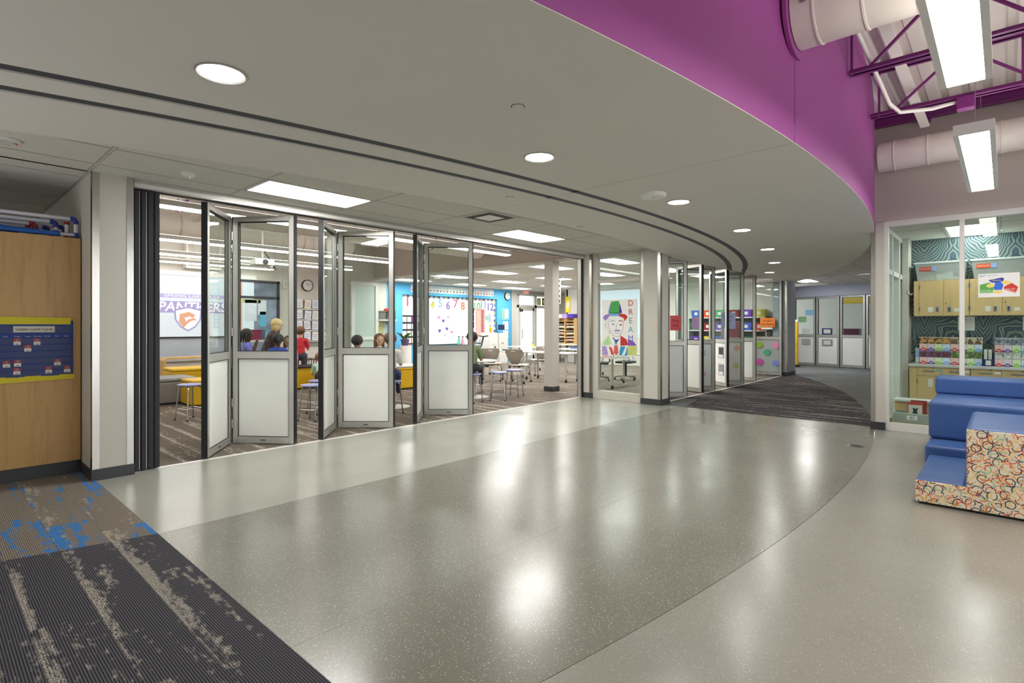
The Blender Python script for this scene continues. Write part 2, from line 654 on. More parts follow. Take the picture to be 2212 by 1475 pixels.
# white metal threshold strips under the folding walls
struct(box('trim_1', M_WHITEP, (1.40, 8.93, 6.232, 6.298, -0.02, 0.004)), 'white threshold strip under the folding glass wall')
struct(box('trim_2', M_WHITEP, (9.3, 16.6, 4.668, 4.718, -0.02, 0.004)), 'white threshold strip along the corridor folding wall')
# brass-grey floor box in the dark vinyl
fb = thing('floor_outlet', 'round metal floor outlet cover set in the dark vinyl', 'floor outlet', (7.48, 1.30, 0.0))
MB().lathe([(0.085, 0.0), (0.085, 0.003), (0.075, 0.005), (0.0, 0.005)], n=28).build('cover_ring', M_STEEL, fb)
MB().lathe([(0.05, 0.005), (0.05, 0.0065), (0.0, 0.0065)], n=24).build('flip_lid', M_DARK, fb)

# ------------------------------------------------------------------ curved soffit with two reveals, split at the panel joint
ZS, ZT = 2.70, 2.84
so = root_struct('ceiling_soffit', 'smooth curved plaster ceiling with two dark grooves')
T0, TJ, T1 = t_at(20, -3.2), -0.058, t_at(21.5, 17.4)
def ring_sector(mb, r0, r1, ta, tb, z0, z1, n=36, clampy=None):
    vs, fs = [], []
    for i in range(n + 1):
        t = ta + (tb - ta) * i / n
        for r, z in ((r0, z0), (r1, z0), (r1, z1), (r0, z1)):
            x, y = arc_pt(r, t)
            if x > 9.25: y = min(y, 4.655)
            vs.append((x, y, z))
    for i in range(n):
        a, b = i * 4, (i + 1) * 4
        for j in range(4):
            fs.append((a + j, a + (j + 1) % 4, b + (j + 1) % 4, b + j))
    fs.append((0, 1, 2, 3)); fs.append(tuple(n * 4 + j for j in (3, 2, 1, 0)))
    return mb.add(vs, fs)
for r0, r1 in ((18.75, 19.53), (19.63, 19.85), (19.95, RB_OUT)):
    for ta, tb in ((T0, TJ - .0002), (TJ + .0002, T1)):
        ring_sector(MB(), r0, r1, ta, tb, ZS, ZT - .005).build('soffit_panel', M_SOFFIT, so)
for r0, r1 in ((19.53, 19.63), (19.85, 19.95)):
    ring_sector(MB(), r0, r1, T0, T1, ZS + 0.010, ZT - .006).build('reveal_groove', M_GROOVE, so)
    jx, jy = arc_pt((r0 + r1) / 2, TJ)
    box('joint_clip', M_BLACK, (jx - .006, jx + .006, jy - .045, jy + .045, ZS + .002, ZS + .009), so)
# purple curved wall rising from the soffit edge into the high roof
fa = root_struct('wall_purple', 'tall curved purple wall above the soffit edge')
for ta, tb in ((T0, TJ - .0002), (TJ + .0002, t_at(RB_OUT, 8.87))):
    ring_sector(MB(), RB_OUT - .12, RB_OUT + .001, ta, tb, ZS + .004, 4.30, 36).build('wall_panel', M_PURPLE, fa)
ring_sector(MB(), RB_OUT - .10, RB_OUT + .001, t_at(RB_OUT, 8.9), T1, ZS + .001, ZT + .01, 20).build('soffit_edge', M_SOFFIT, so)

# ------------------------------------------------------------------ lay-in tile ceilings
def lay_in(name, label, xs, ys, z, skip=lambda x, y: False, tile_w=1.22, tile_d=0.61):
    root = root_struct(name, label)
    g = MB()
    meshes = {}
    for i in range(len(xs) - 1):
        for j in range(len(ys) - 1):
            x0, x1, y0, y1 = xs[i], xs[i + 1], ys[j], ys[j + 1]
            if skip((x0 + x1) / 2, (y0 + y1) / 2):
                continue
            w, d = round(x1 - x0, 4), round(y1 - y0, 4)
            if (w, d) not in meshes:
                mb = MB()
                a, b2 = w / 2 - .0165, d / 2 - .0165
                mb.add([(-a, -b2, 0), (a, -b2, 0), (a, b2, 0), (-a, b2, 0), (-a, -b2, .012), (a, -b2, .012), (a, b2, .012), (-a, b2, .012)],
                       [(3, 2, 1, 0), (0, 1, 5, 4), (1, 2, 6, 5), (2, 3, 7, 6), (3, 0, 4, 7), (4, 5, 6, 7)])
                me = mb.mesh('ceiling_tile'); me.materials.append(M_TILE)
                meshes[(w, d)] = me
            o = bpy.data.objects.new('ceiling_tile', meshes[(w, d)])
            COL.objects.link(o); o.parent = root
            o.location = ((x0 + x1) / 2, (y0 + y1) / 2, z - .004)
    for x in xs:
        g.box(x - .0115, x + .0115, ys[0], ys[-1], z - .007, z + .02)
    for y in ys:
        g.box(xs[0], xs[-1], y - .0115, y + .0115, z - .0065, z + .02)
    g.build('grid_runner', M_GRID, root)
    box('plenum', M_DARK, (xs[0], xs[-1], ys[0], ys[-1], z + .05, z + .07), root)
    return root
gx = [1.06 + 1.22 * k for k in range(-3, 7)] + [9.02]
gy = [4.05, 4.66, 5.27, 5.88, 6.20]
LT1, LT2 = (2.28, 5.27), (5.94, 5.27)
VENT = (4.72, 4.66)
lay_in('ceiling_tiles', 'white lay-in ceiling tiles along the folding wall', gx, gy, ZT,
       lambda x, y: (5.27 < y < 5.88 and (2.28 < x < 3.5 or 5.94 < x < 7.16)) or (4.66 < y < 5.27 and 4.72 < x < 5.94) or (x > 8.3 and y < 4.6))
# half-tile beside the air vent
vt = root_struct('ceiling_tile_half', 'half ceiling tile beside the square air vent')
MB().box(5.345, 5.928, 4.672, 5.258, ZT - .004, ZT + .008).build('ceiling_tile', M_TILE, vt)
box('grid_runner', M_GRID, (5.325, 5.345, 4.66, 5.27, ZT, ZT + .02), vt)
lay_in('ceiling_alcove', 'lay-in ceiling tiles over the cabinet alcove', [1.06 + 1.22 * k for k in range(-3, 0)] + [1.072], [6.2, 6.49, 7.10, 7.71, 8.32, 8.93, 9.54, 10.15, 10.76, 11.37], ZT)

CLASS_LIGHTS = [(a, b) for a in (10.40, 12.84, 15.28) for b in (6.315, 8.145, 9.975, 11.805, 13.635)]
cgx = [9.79 + 1.22 * k for k in range(7)]
cgy = [7.84 + .61 * k for k in range(-5, 12)]
lay_in('ceiling_classroom', 'lay-in ceiling over the far half of the classroom', cgx, cgy, ZT,
       lambda x, y: any(abs(x - a) < .3 and abs(y - b) < .2 for a, b in CLASS_LIGHTS))
lay_in('ceiling_corridor', 'grey lay-in ceiling at the far end of the corridor', [8.98 + 1.22 * k for k in range(11)], [1.36 + .61 * k for k in range(6)], ZT + .01,
       lambda x, y: y > arc_y(RB_OUT, min(x, 26)) + 0.5)
struct(box('ceiling_border', M_GRID, (9.70, 9.78, 4.79, 14.6, ZT, ZT + .02)), 'border of the classroom ceiling')
lay_in('ceiling_storeroom', 'lay-in ceiling of the glazed storeroom', [8.98, 9.75, 10.97], [-3.0 + .61 * k for k in range(7)] + [1.22], ZT - .02,
       lambda x, y: x > 9.75 and (.05 < y < .66 or -2.39 < y < -1.78))

# ------------------------------------------------------------------ columns, piers and walls near the folding wall
def pier(name, label, x0, x1, y0, y1, z1=ZT, mat=None, guards=(), base=True, bh=0.105):
    r = root_struct(name, label)
    box('wall_face', mat or M_WALL, (x0, x1, y0, y1, 0.0, z1), r)
    if base:
        b = MB().box(x0 - .008, x1 + .008, y0 - .008, y1 + .008, 0.0, bh)
        b.build('baseboard', M_BASE, r, bevel=.003)
    for gx_, gy_, sx, sy in guards:
        mb = MB()
        mb.box(gx_ - sx * .003, gx_ + sx * .055, gy_ - sy * .003, gy_, bh, z1 - .005)
        mb.box(gx_ - sx * .003, gx_, gy_ - sy * .003, gy_ + sy * .055, bh, z1 - .005)
        mb.build('corner_guard', M_STEEL, r)
    return r
pier('wall_left', 'pale grey column with stainless corner guards beside the folded panels', 1.08, 1.40, 6.17, 8.65, guards=((1.08, 6.17, 1, 1), (1.40, 6.17, -1, 1)))
pier('wall_end', 'short pier at the end of the folding glass wall', 8.95, 9.12, 6.02, 6.36, guards=((8.95, 6.02, 1, 1), (8.95, 6.36, 1, -1)))
pier('wall_corner', 'pale corner column between window and corridor folding wall', 8.93, 9.28, 4.54, 4.93, guards=((8.93, 4.54, 1, 1), (8.93, 4.93, 1, -1), (9.28, 4.54, -1, 1)))
pier('wall_corridor', 'lavender-grey column at the end of the corridor folding wall', 16.62, 17.45, 4.57, 4.95, mat=M_LAVW, guards=((16.62, 4.57, 1, 1),))
pier('wall_right', 'pale pier at the corner of the glazed storeroom', 8.88, 9.02, 1.21, 1.37, guards=((8.88, 1.37, 1, -1),))
struct(box('wall_alcove', M_WALL, (-4.3, 1.2, 11.5, 11.6, 0, 3.0)), 'back wall of the cabinet alcove')
struct(box('wall_blocker_side', M_WALL, (-4.4, -4.2, -2.5, 11.6, 0, 4.3)), 'unseen plain wall added to cut light from the left')  # unseen wall, added to darken the left end of the soffit
struct(box('wall_blocker_back', M_WALL, (-4.4, 0.6, -2.6, -2.45, 0, 4.3)), 'unseen plain wall added behind the camera to cut light')  # unseen, added behind the camera to hold back light on the left
struct(slab('floor_alcove', [(-4.3, 6.7), (1.2, 6.7), (1.2, 11.6), (-4.3, 11.6)], M_CGREY), 'grey carpet behind the cabinet')
# aluminium head track of the long folding wall
hd = root_struct('trim_3', 'aluminium head track of the folding glass wall')
box('track', M_ALU, (1.40, 8.95, 6.20, 6.37, 2.755, ZT), hd)
box('track_lip', M_WHITEP, (1.40, 8.95, 6.192, 6.20, 2.765, 2.80), hd)
box('track_slot', M_BLACK, (1.41, 8.94, 6.262, 6.302, 2.748, 2.756), hd)
hb = root_struct('trim_4', 'dark head track of the corridor folding wall')
box('track', M_DARK, (9.28, 16.62, 4.65, 4.80, 2.735, ZT + .02), hb)
# wall above the track, seen from inside the classroom
struct(box('wall_above_column', M_BEIGE, (1.075, 1.40, 6.21, 8.9, ZT + .001, 4.3)), 'upper wall above the column')
struct(box('wall_above_track', M_BEIGE, (1.2, 9.7, 6.30, 6.38, ZT, 4.3)), 'upper wall above the folding glass wall')

# glazed bay between the two columns
w1 = root_struct('window_1', 'floor-length window bay with a transom beside the corner column')
xb = 9.02
box('window_sill', M_WALL, (8.985, 9.10, 4.93, 6.02, 0.0, 0.115), w1, bevel=.004)
fr = MB()
fr.box(8.99, 9.08, 4.93, 4.985, .115, ZT); fr.box(8.99, 9.08, 5.90, 6.02, .115, ZT)
fr.box(8.99, 9.08, 4.98, 5.92, .115, .155); fr.box(8.99, 9.08, 4.98, 5.92, 2.75, ZT)
fr.build('window_frame', M_WALL, w1, bevel=.004)
box('transom', M_WALL, (8.985, 9.085, 4.98, 5.92, 2.255, 2.315), w1, bevel=.004)
box('pane', M_GLASS, (9.03, 9.036, 4.985, 5.90, .155, 2.255), w1)
box('pane', M_GLASS, (9.03, 9.036, 4.985, 5.90, 2.315, 2.75), w1)

# ------------------------------------------------------------------ classroom shell
rw = root_struct('wall_back', 'classroom back wall, pale grey turning sky blue around the whiteboard')
box('wall_panel', M_WALLC, (1.2, 10.1, 14.6, 14.75, 0, 4.3), rw)
box('wall_panel', M_BLUEW, (10.1, 10.72, 14.6, 14.75, 0, 3.0), rw)
box('wall_panel', M_BLUEW, (15.2, 16.05, 14.6, 14.75, 0, 3.0), rw)
box('wall_panel', M_BLUEW, (10.72, 15.2, 14.6, 14.75, 2.46, 3.0), rw)
box('wall_panel', M_BLUEW, (10.72, 15.2, 14.75, 14.85, 0, 2.46), rw)
box('wall_panel', M_WALLC, (16.05, 16.35, 14.6, 14.75, 0, 3.0), rw)
box('wall_panel', M_WALLC, (16.35, 18.6, 14.6, 14.75, 2.74, 3.0), rw)
struct(box('wall_side', M_WALLC, (17.2, 17.35, 4.9, 12.75, 0, 3.0)), 'classroom side wall behind the shelves')
struct(box('wall_hidden', M_WALLC, (1.08, 1.38, 8.65, 14.75, 0, 4.3)), 'classroom end wall')
bk = root_struct('wall_bulkhead', 'bulkhead between the open roof and the lay-in ceiling')
box('wall_face', M_BEIGE, (9.62, 9.72, 6.38, 14.6, 2.90, 4.3), bk)
box('edge_trim', M_WHITEP, (9.60, 9.73, 6.38, 14.6, ZT - .005, 2.90), bk)
pier('wall_post', 'slim square column standing in the classroom', 9.24, 9.47, 7.22, 7.45, z1=ZT)

# ------------------------------------------------------------------ far corridor end and right side
struct(box('wall_corridor_side', M_WALL, (10.97, 24, 1.22, 1.36, 0, 3.0)), 'corridor side wall')
ux = Vector((20.75 - 21.75, 2.6 - 5.65, 0)).normalized()
struct(MB().bar((21.85, 5.95, 2.66), (20.55, 2.0, 2.66), .16, .40).build('wall_corridor_end', M_LAVW), 'grey bulkhead over the doors at the corridor end')
struct(box('wall_far_room', M_WHITEP, (25.5, 25.6, -1, 9, 0, 3.2)), 'white wall of the room beyond the corridor doors')
struct(slab('floor_far_room', [(24.0, -1), (25.6, -1), (25.6, 9), (24.0, 9)], M_CFAR), 'carpet of the room beyond')
struct(box('ceiling_far_room', M_GRID, (20.3, 25.6, -1, 9, 2.98, 3.05)), 'ceiling of the room beyond')
struct(box('wall_corridor_return', M_LAVW, (17.45, 21.9, 5.85, 5.95, 0, 3.0)), 'corridor wall past the column')

# upper wall over the glazed storeroom
struct(box('wall_upper', M_BEIGE, (8.885, 9.0, -7, 1.335, 2.845, 4.3)), 'warm grey wall over the storeroom glass')
struct(box('wall_upper_return', M_BEIGE, (9.0, 9.1, 1.21, 1.37, ZT, 4.3)), 'upper wall return')

# storeroom glazing: front run and side run
w2 = root_struct('window_2', 'white framed storeroom glass front')
f2 = MB()
f2.box(8.90, 9.0, -3.0, 1.215, 2.77, 2.845)
f2.box(8.90, 9.0, -3.0, 1.215, 0.0, 0.105)
for y in (1.17, -0.81, -2.0):
    f2.box(8.90, 9.0, y, y + .045, .105, 2.77)
f2.box(8.90, 9.0, 0.375, 0.425, .105, 2.77)
f2.build('window_frame', M_WHITEP, w2, bevel=.003)
for y0, y1 in ((.425, 1.17), (-.765, .375), (-1.955, -.81)):
    box('pane', M_GLASS, (8.945, 8.951, y0, y1, .105, 2.77), w2)
w3 = root_struct('window_3', 'white framed side glazing of the storeroom along the corridor')
f3 = MB()
for z0, z1 in ((0, .105), (2.16, 2.23), (2.74, 2.845)):
    f3.box(9.02, 10.97, 1.21, 1.36, z0, z1)
for x0, x1 in ((9.62, 9.68), (10.30, 10.38), (10.90, 10.97)):
    f3.box(x0, x1, 1.21, 1.36, .105, 2.74)
f3.build('window_frame', M_WHITEP, w3, bevel=.003)
for x0, x1 in ((9.02, 9.62), (9.68, 10.30), (10.38, 10.90)):
    for z0, z1 in ((.105, 2.16), (2.23, 2.74)):
        box('pane', M_GLASS, (x0, x1, 1.282, 1.288, z0, z1), w3)
# ================================================================== high roof over the lobby
def deck(name, label, x0, x1, y0, y1, z, along='x', pitch=0.2):
    """trapezoidal steel deck, ribs running along an axis"""
    mb = MB()
    prof = []
    a, b = (y0, y1) if along == 'x' else (x0, x1)
    u = a
    while u < b:
        prof += [(u, z), (u + .10, z), (u + .125, z + .055), (u + .175, z + .055)]
        u += pitch
    c0, c1 = (x0, x1) if along == 'x' else (y0, y1)
    vs, fs = [], []
    for (p, q) in prof:
        vs += [(c0, p, q), (c1, p, q)] if along == 'x' else [(p, c0, q), (p, c1, q)]
    for i in range(len(prof) - 1):
        fs.append((2 * i, 2 * i + 1, 2 * i + 3, 2 * i + 2))
    mb.add(vs, fs)
    mb.box(x0, x1, y0, y1, z + .075, z + .1)
    return struct(mb.build(name, M_DECK), label)
ZD = 4.25
deck('ceiling_deck', 'white ribbed steel roof deck over the lobby', -5, 9.0, -7, 3.0, ZD, 'x')
deck('ceiling_deck_classroom', 'white ribbed steel roof deck over the classroom', 1.2, 9.7, 6.3, 14.7, ZD, 'x')

def joist(label, x, y0, y1, zb, zt, n0=0, pitch=1.15, group=None, mat=None, r=.014, chord=.045):
    mat = mat or M_PURPLE_STEEL
    t = thing('roof_joist', label, 'joist', (x, y0, 0), 0, group)
    L = y1 - y0
    for nm, z in (('lower_chord', zb), ('upper_chord', zt - chord)):
        for s in (-1, 1):
            mb = MB()
            mb.box(s * .012, s * (.012 + chord), 0, L, z, z + .007)
            mb.box(s * .012, s * .018, 0, L, z, z + chord)
            mb.build(nm, mat, t)
    u = 0.0
    up = True
    while u + pitch / 2 <= L + 1e-6:
        a = (0, u, zb + .02 if up else zt - .02)
        b = (0, u + pitch / 2, zt - .02 if up else zb + .02)
        MB().bar(a, b, .022, .03, up=(1, 0, 0)).build('web_diagonal', mat, t)
        up = not up
        u += pitch / 2
    for v in [k * pitch for k in range(int(L / pitch) + 1)]:
        MB().bar((0, min(v + .12, L - .02), zb), (0, min(v + .12, L - .02), zt), .02, .02).build('web_post', mat, t)
    return t
joist('purple roof joist between the big duct and the lobby light', 5.68, -6.0, 1.04, 3.68, ZD, group=None)
joist('purple roof joist running in front of the warm grey upper wall', 7.12, -6.0, 1.10, 3.72, ZD)
joist('purple roof joist just past the stub of the big duct', 3.30, -6.0, 1.10, 3.70, ZD)
bm_ = thing('ledger_beam', 'purple channel beam under the deck along the warm grey wall', 'beam', (8.8, -6.5, 4.10))
mb = MB(); mb.box(0, .012, 0, 7.8, 0, .13); mb.box(-.07, .012, 0, 7.8, 0, .012); mb.box(-.07, .012, 0, 7.8, .118, .13)
mb.build('channel', M_PURPLE_STEEL, bm_)
for k in range(5):
    box('clip_plate', M_PURPLE_STEEL, (-.02, 0, 1.2 + k * 1.5, 1.32 + k * 1.5, -.05, .06), bm_)

def duct(name, label, p0, p1, r, cap=True, group=None, seams=0.34, mat=None, n=28, strap=True):
    mat = mat or M_DUCT
    t = thing(name, label, 'duct', p0, 0, group)
    d = Vector(p1) - Vector(p0)
    L = d.length
    d.normalize()
    MB().tube([(0, 0, 0), d * L], r, n).build('duct_tube', mat, t, smooth=True)
    u = seams * .5
    while u < L:
        MB().tube([d * (u - .008), d * (u - .006), d * (u + .006), d * (u + .008)], [r, r + .007, r + .007, r], n).build('seam_ring', mat, t, smooth=True)
        u += seams
    if strap:
        for q in (.25, .75):
            c_ = d * (L * q)
            MB().tube([c_ + Vector((0, 0, r)), c_ + Vector((0, 0, ZD - p0[2]))], .006, 6).build('hanger_rod', M_STEEL, t)
            MB().tube([c_ - d * .015, c_ + d * .015], r + .006, n).build('hanger_band', M_STEEL, t)
    return t
d1 = duct('air_duct', 'thick white round duct coming out of the purple wall through a collar', (4.12, 1.06, 3.56), (4.12, -6.0, 3.56), .215, seams=.27)
MB().tube([(0, .03, 0), (0, .005, 0)], [.275, .275], 36).build('collar', M_PURPLE, d1, smooth=True)
for z in ((.215, .215),):
    box('band_clip', M_STEEL, (-.225, -.205, -.10, -.07, -.02, .02), d1)
duct('air_duct', 'white round duct along the warm grey upper wall', (8.50, 1.215, 3.62), (8.50, -6.0, 3.62), .185)

def linear_light(label, x0, x1, yc, w, zb, hang_to, n=2):
    t = thing('linear_pendant', label, 'light', (x0, yc, zb), 0, None)
    L = x1 - x0
    h = .085
    mb = MB()
    mb.box(.02, L - .012, -w / 2, -w / 2 + .035, 0, h - .01); mb.box(.02, L - .012, w / 2 - .035, w / 2, 0, h - .01)
    mb.box(0, .02, -w / 2, w / 2, 0, h); mb.box(L - .012, L, -w / 2, w / 2, 0.0, h)
    mb.box(.02, L - .012, -w / 2, w / 2, h - .01, h)
    mb.build('housing', M_WHITEP, t)
    for k in range(n):
        a, b = L * k / n + .012, L * (k + 1) / n - .012
        MB().box(a + .004, b - .004, -w / 2 + .036, w / 2 - .036, .006, .014).build('diffuser', emit('linear_diffuser', '#fffaf2', E_LINEAR), t)
    MB().box(.05, L - .05, -w / 2 + .03, w / 2 - .03, h, h + .006).build('uplight', emit('linear_uplight', '#fffaf2', E_LINEAR * .26), t)
    for a in (.3, L - .75):
        MB().tube([(a, 0, h), (a, 0, hang_to - zb)], .0025, 6).build('hanger_wire', M_STEEL, t)
    return t
linear_light('suspended white linear light under the joists, nearer the big duct', 1.9, 4.44, .18, .255, 2.94, ZD)
for k, y in enumerate((-2.6, -5.2)):  # unseen lights added behind the camera to brighten floor and soffit
    for j, x in enumerate((1.9, 5.6)):
        linear_light('unseen added linear light %s, %s' % (('over the lobby seating', 'deeper in the lobby')[k], ('duct side', 'storeroom side')[j]), x, x + 2.46, y, .255, 2.94, ZD)
linear_light('suspended white linear light in front of the warm grey wall', 5.60, 8.06, .18, .255, 2.94, ZD)

# white rain-water / fire pipe with couplings and conduits under the deck
pp = thing('roof_pipe', 'white pipe with couplings running under the deck beside the lobby light', 'pipe', (3.0, -.42, 4.02))
MB().tube([(0, 0, 0), (5.85, 0, 0)], .062, 18).build('pipe', M_PIPE, pp, smooth=True)
for u in (1.15, 2.35, 4.1):
    MB().tube([(u - .05, 0, 0), (u + .05, 0, 0)], .072, 18).build('coupling', M_PIPE, pp, smooth=True)
MB().tube([(4.1, 0, 0), (4.1, -.35, 0), (4.1, -1.6, 0)], .03, 12).build('branch', M_PIPE, pp, smooth=True)
MB().tube([(2.35, 0, -.06), (2.35, -.14, -.07), (2.35, -.2, -.02), (2.35, -.2, .2)], .012, 8).build('hanger_clip', M_STEEL, pp, smooth=True)
cd = thing('wiring_conduit', 'thin white conduit angling along the purple wall to a purple box', 'conduit', (0, 0, 0))
MB().tube([(4.30, .92, 4.05), (5.0, .90, 3.86), (6.60, .86, 3.66), (6.85, .80, 3.63), (7.05, .55, 3.66), (7.12, .35, 3.70), (7.12, .30, 3.74)], .019, 10).build('conduit', M_PIPE, cd, smooth=True)
box('junction_box', M_PURPLE_STEEL, (7.05, 7.17, .22, .36, 3.60, 3.72), cd, bevel=.004)
ct = thing('cable_tray', 'white flat cable tray hung along the purple wall', 'cable tray', (0, 0, 0))
MB().bar((4.4, .80, 4.13), (8.3, .72, 3.86), .09, .02).build('tray', M_PIPE, ct)
for a in (.2, .5, .8):
    q = Vector((4.4, .80, 4.13)).lerp(Vector((8.3, .72, 3.86)), a)
    MB().bar((q.x, q.y - .06, q.z - .02), (q.x, q.y + .06, q.z - .02), .03, .012).build('tray_bracket', M_STEEL, ct)

# ================================================================== lights and devices on the low ceilings
def downlight(x, y, label):
    t = thing('downlight', label, 'downlight', (x, y, ZS), 0, 'round recessed downlights in the soffit')
    MB().lathe([(.118, 0.0), (.120, -.006), (.112, -.009), (.100, -.004), (.098, .0)], n=36).build('trim_ring', M_ALU, t, smooth=True)
    MB().lathe([(0.0, -.0035), (.099, -.0035), (.099, -.001), (0.0, -.001)], n=36).build('lens', emit('downlight_lens', '#fdfcf8', E_DOWN), t)
DL = [(1.038, 2.934), (3.175, 2.607), (5.291, 2.488), (7.42, 2.594), (9.538, 2.921), (11.65, 3.436), (13.7, 4.15), (15.2, 4.5)]
DN = ['round downlight in the soffit outside the fourth groove joint, largest of the row', 'round downlight near the short joint in the soffit grooves', 'round downlight beside the dome-shaped wireless box', 'round downlight next past the wireless box',
      'round downlight over the start of the corridor carpet', 'round downlight over the middle of the corridor carpet', 'round downlight close to where the outer groove meets the folding wall', 'round downlight at the tip of the curved soffit']
DN[0] = 'round downlight in the soffit across from the folded panel stack'
for (x, y), n_ in zip(DL, DN):
    if x < 14.8: downlight(x, y, n_)

def troffer(x0, y0, label, z=ZT, name='troffer_light', group=None, e=None, w=1.22, d=.61):
    t = thing(name, label, 'light', (x0, y0, z), 0, group)
    mb = MB()
    for a in ((.012, w - .012, .012, .04), (.012, w - .012, d - .04, d - .012), (.012, .04, .012, d - .012), (w - .04, w - .012, .012, d - .012)):
        mb.box(a[0], a[1], a[2], a[3], -.006, .03)
    mb.build('frame', M_WHITEP, t)
    # two sloping reflectors with a faint glow painted in, beside a bright central lens
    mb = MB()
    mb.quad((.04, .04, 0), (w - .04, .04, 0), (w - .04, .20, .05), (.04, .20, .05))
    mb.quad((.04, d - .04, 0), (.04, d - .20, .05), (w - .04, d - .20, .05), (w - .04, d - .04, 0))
    mb.build('reflector', emit('troffer_reflector_glow_%d' % int((e or E_TROFFER) * 10), '#fffcf6', (e or E_TROFFER) * .06), t)
    MB().box(.04, w - .04, .15, d - .15, .012, .04).build('lens', emit('troffer_lens_%d' % int((e or E_TROFFER) * 10), '#fffdf8', e or E_TROFFER), t)
    return t
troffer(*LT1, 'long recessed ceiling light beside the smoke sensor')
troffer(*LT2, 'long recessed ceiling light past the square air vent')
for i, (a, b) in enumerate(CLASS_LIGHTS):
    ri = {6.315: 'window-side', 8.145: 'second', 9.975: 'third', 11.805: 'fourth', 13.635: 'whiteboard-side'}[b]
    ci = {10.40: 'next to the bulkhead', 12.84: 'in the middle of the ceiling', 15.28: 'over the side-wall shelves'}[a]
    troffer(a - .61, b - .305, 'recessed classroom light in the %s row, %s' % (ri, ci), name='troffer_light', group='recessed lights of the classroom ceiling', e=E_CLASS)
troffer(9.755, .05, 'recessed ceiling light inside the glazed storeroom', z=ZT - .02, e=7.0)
troffer(9.755, -2.39, 'unseen fill light added deeper inside the glazed storeroom', z=ZT - .02, e=7.0)  # out of view, added to fill the dim storeroom
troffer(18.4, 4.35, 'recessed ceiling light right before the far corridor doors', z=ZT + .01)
for k, y in enumerate((2.2, 4.6, 7.0)):  # lights added to brighten the far room and its doors
    troffer(22.9, y, 'added fill light of the room beyond the corridor doors, %s from the storeroom side' % ('first', 'second', 'third')[k], z=2.98)
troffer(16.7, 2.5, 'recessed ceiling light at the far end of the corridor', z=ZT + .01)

vn = thing('air_vent', 'square ceiling air vent with stepped louvres', 'vent', (4.735, 4.675, ZT))
for i, (a, w_, z) in enumerate(((0.0, .055, 0.0), (.085, .045, .004))):
    b = .585 - a
    mb = MB()
    for q in ((a, b, a, a + w_), (a, b, b - w_, b), (a, a + w_, a + w_, b - w_), (b - w_, b, a + w_, b - w_)):
        mb.box(q[0], q[1], q[2], q[3], -.010 + z, -.002 + z)
    mb.build('louvre', M_GRID if i == 0 else M_GROOVE, vn)
MB().box(.155, .43, .155, .43, -.016, -.008).build('centre_plaque', M_WHITEP, vn)
box('dark_throat', M_DARK, (.01, .575, .01, .575, .006, .012), vn)

def disc_device(name, label, cat, x, y, z, prof, mat, extra=None):
    t = thing(name, label, cat, (x, y, z))
    MB().lathe([(r, -h) for r, h in prof], n=28).build('body', mat, t, smooth=True)
    if extra: extra(t)
    return t
disc_device('smoke_sensor', 'white dome smoke sensor on the ceiling tile by the folded panels', 'sensor', 1.70, 5.60, ZT - .004, [(.065, 0), (.065, .012), (.05, .03), (.02, .036), (0, .036)], M_WHITEP,
            lambda t: MB().lathe([(.018, -.036), (.016, -.046), (0, -.048)], n=16).build('sensor_eye', M_ALU, t))
disc_device('strobe_alarm', 'white round fire strobe with red lettering on the ceiling over the cabinet', 'alarm', .46, 5.60, ZT - .004, [(.085, 0), (.085, .014), (.078, .02), (0, .02)], M_WHITEP,
            lambda t: (MB().ball((0, -.01, -.03), (.04, .022, .02), 14, 8).build('strobe_lens', glass('strobe_glass'), t), text('FIRE', .03, plain('fire_red', '#c02020', .5), t, (.055, .02, -.0208), (R(180), 0, R(60)))))
disc_device('wireless_access_point', 'white dome-shaped wireless box on the soffit by the downlight', 'wireless box', 4.81, 2.52, ZS, [(.12, 0), (.12, .02), (.105, .035), (0, .04)], plain('device_white', '#f2f2ee', .35),
            lambda t: MB().lathe([(.02, -.039), (.0, -.043)], n=12).build('status_cap', M_ALU, t))
for x, y, z, l in ((3.97, 3.64, ZS, 'small flat sprinkler cover on the soffit before the air vent'), (2.36, 2.10, ZS, 'faint flush sprinkler cover in the middle of the plain soffit'), (5.77, 4.06, ZS, 'small flat sprinkler cover between grooves and corner column'), (9.48, 3.94, ZS, 'small flat sprinkler cover by the corridor folding wall')):
    disc_device('sprinkler_cover', l, 'sprinkler', x, y, z, [(.035, 0), (.035, .005), (0, .006)], M_SOFFIT,
                lambda t: MB().lathe([(.037, -.001), (.041, -.001), (.041, 0), (.037, 0)], n=20).build('shadow_gap', M_GROOVE, t))
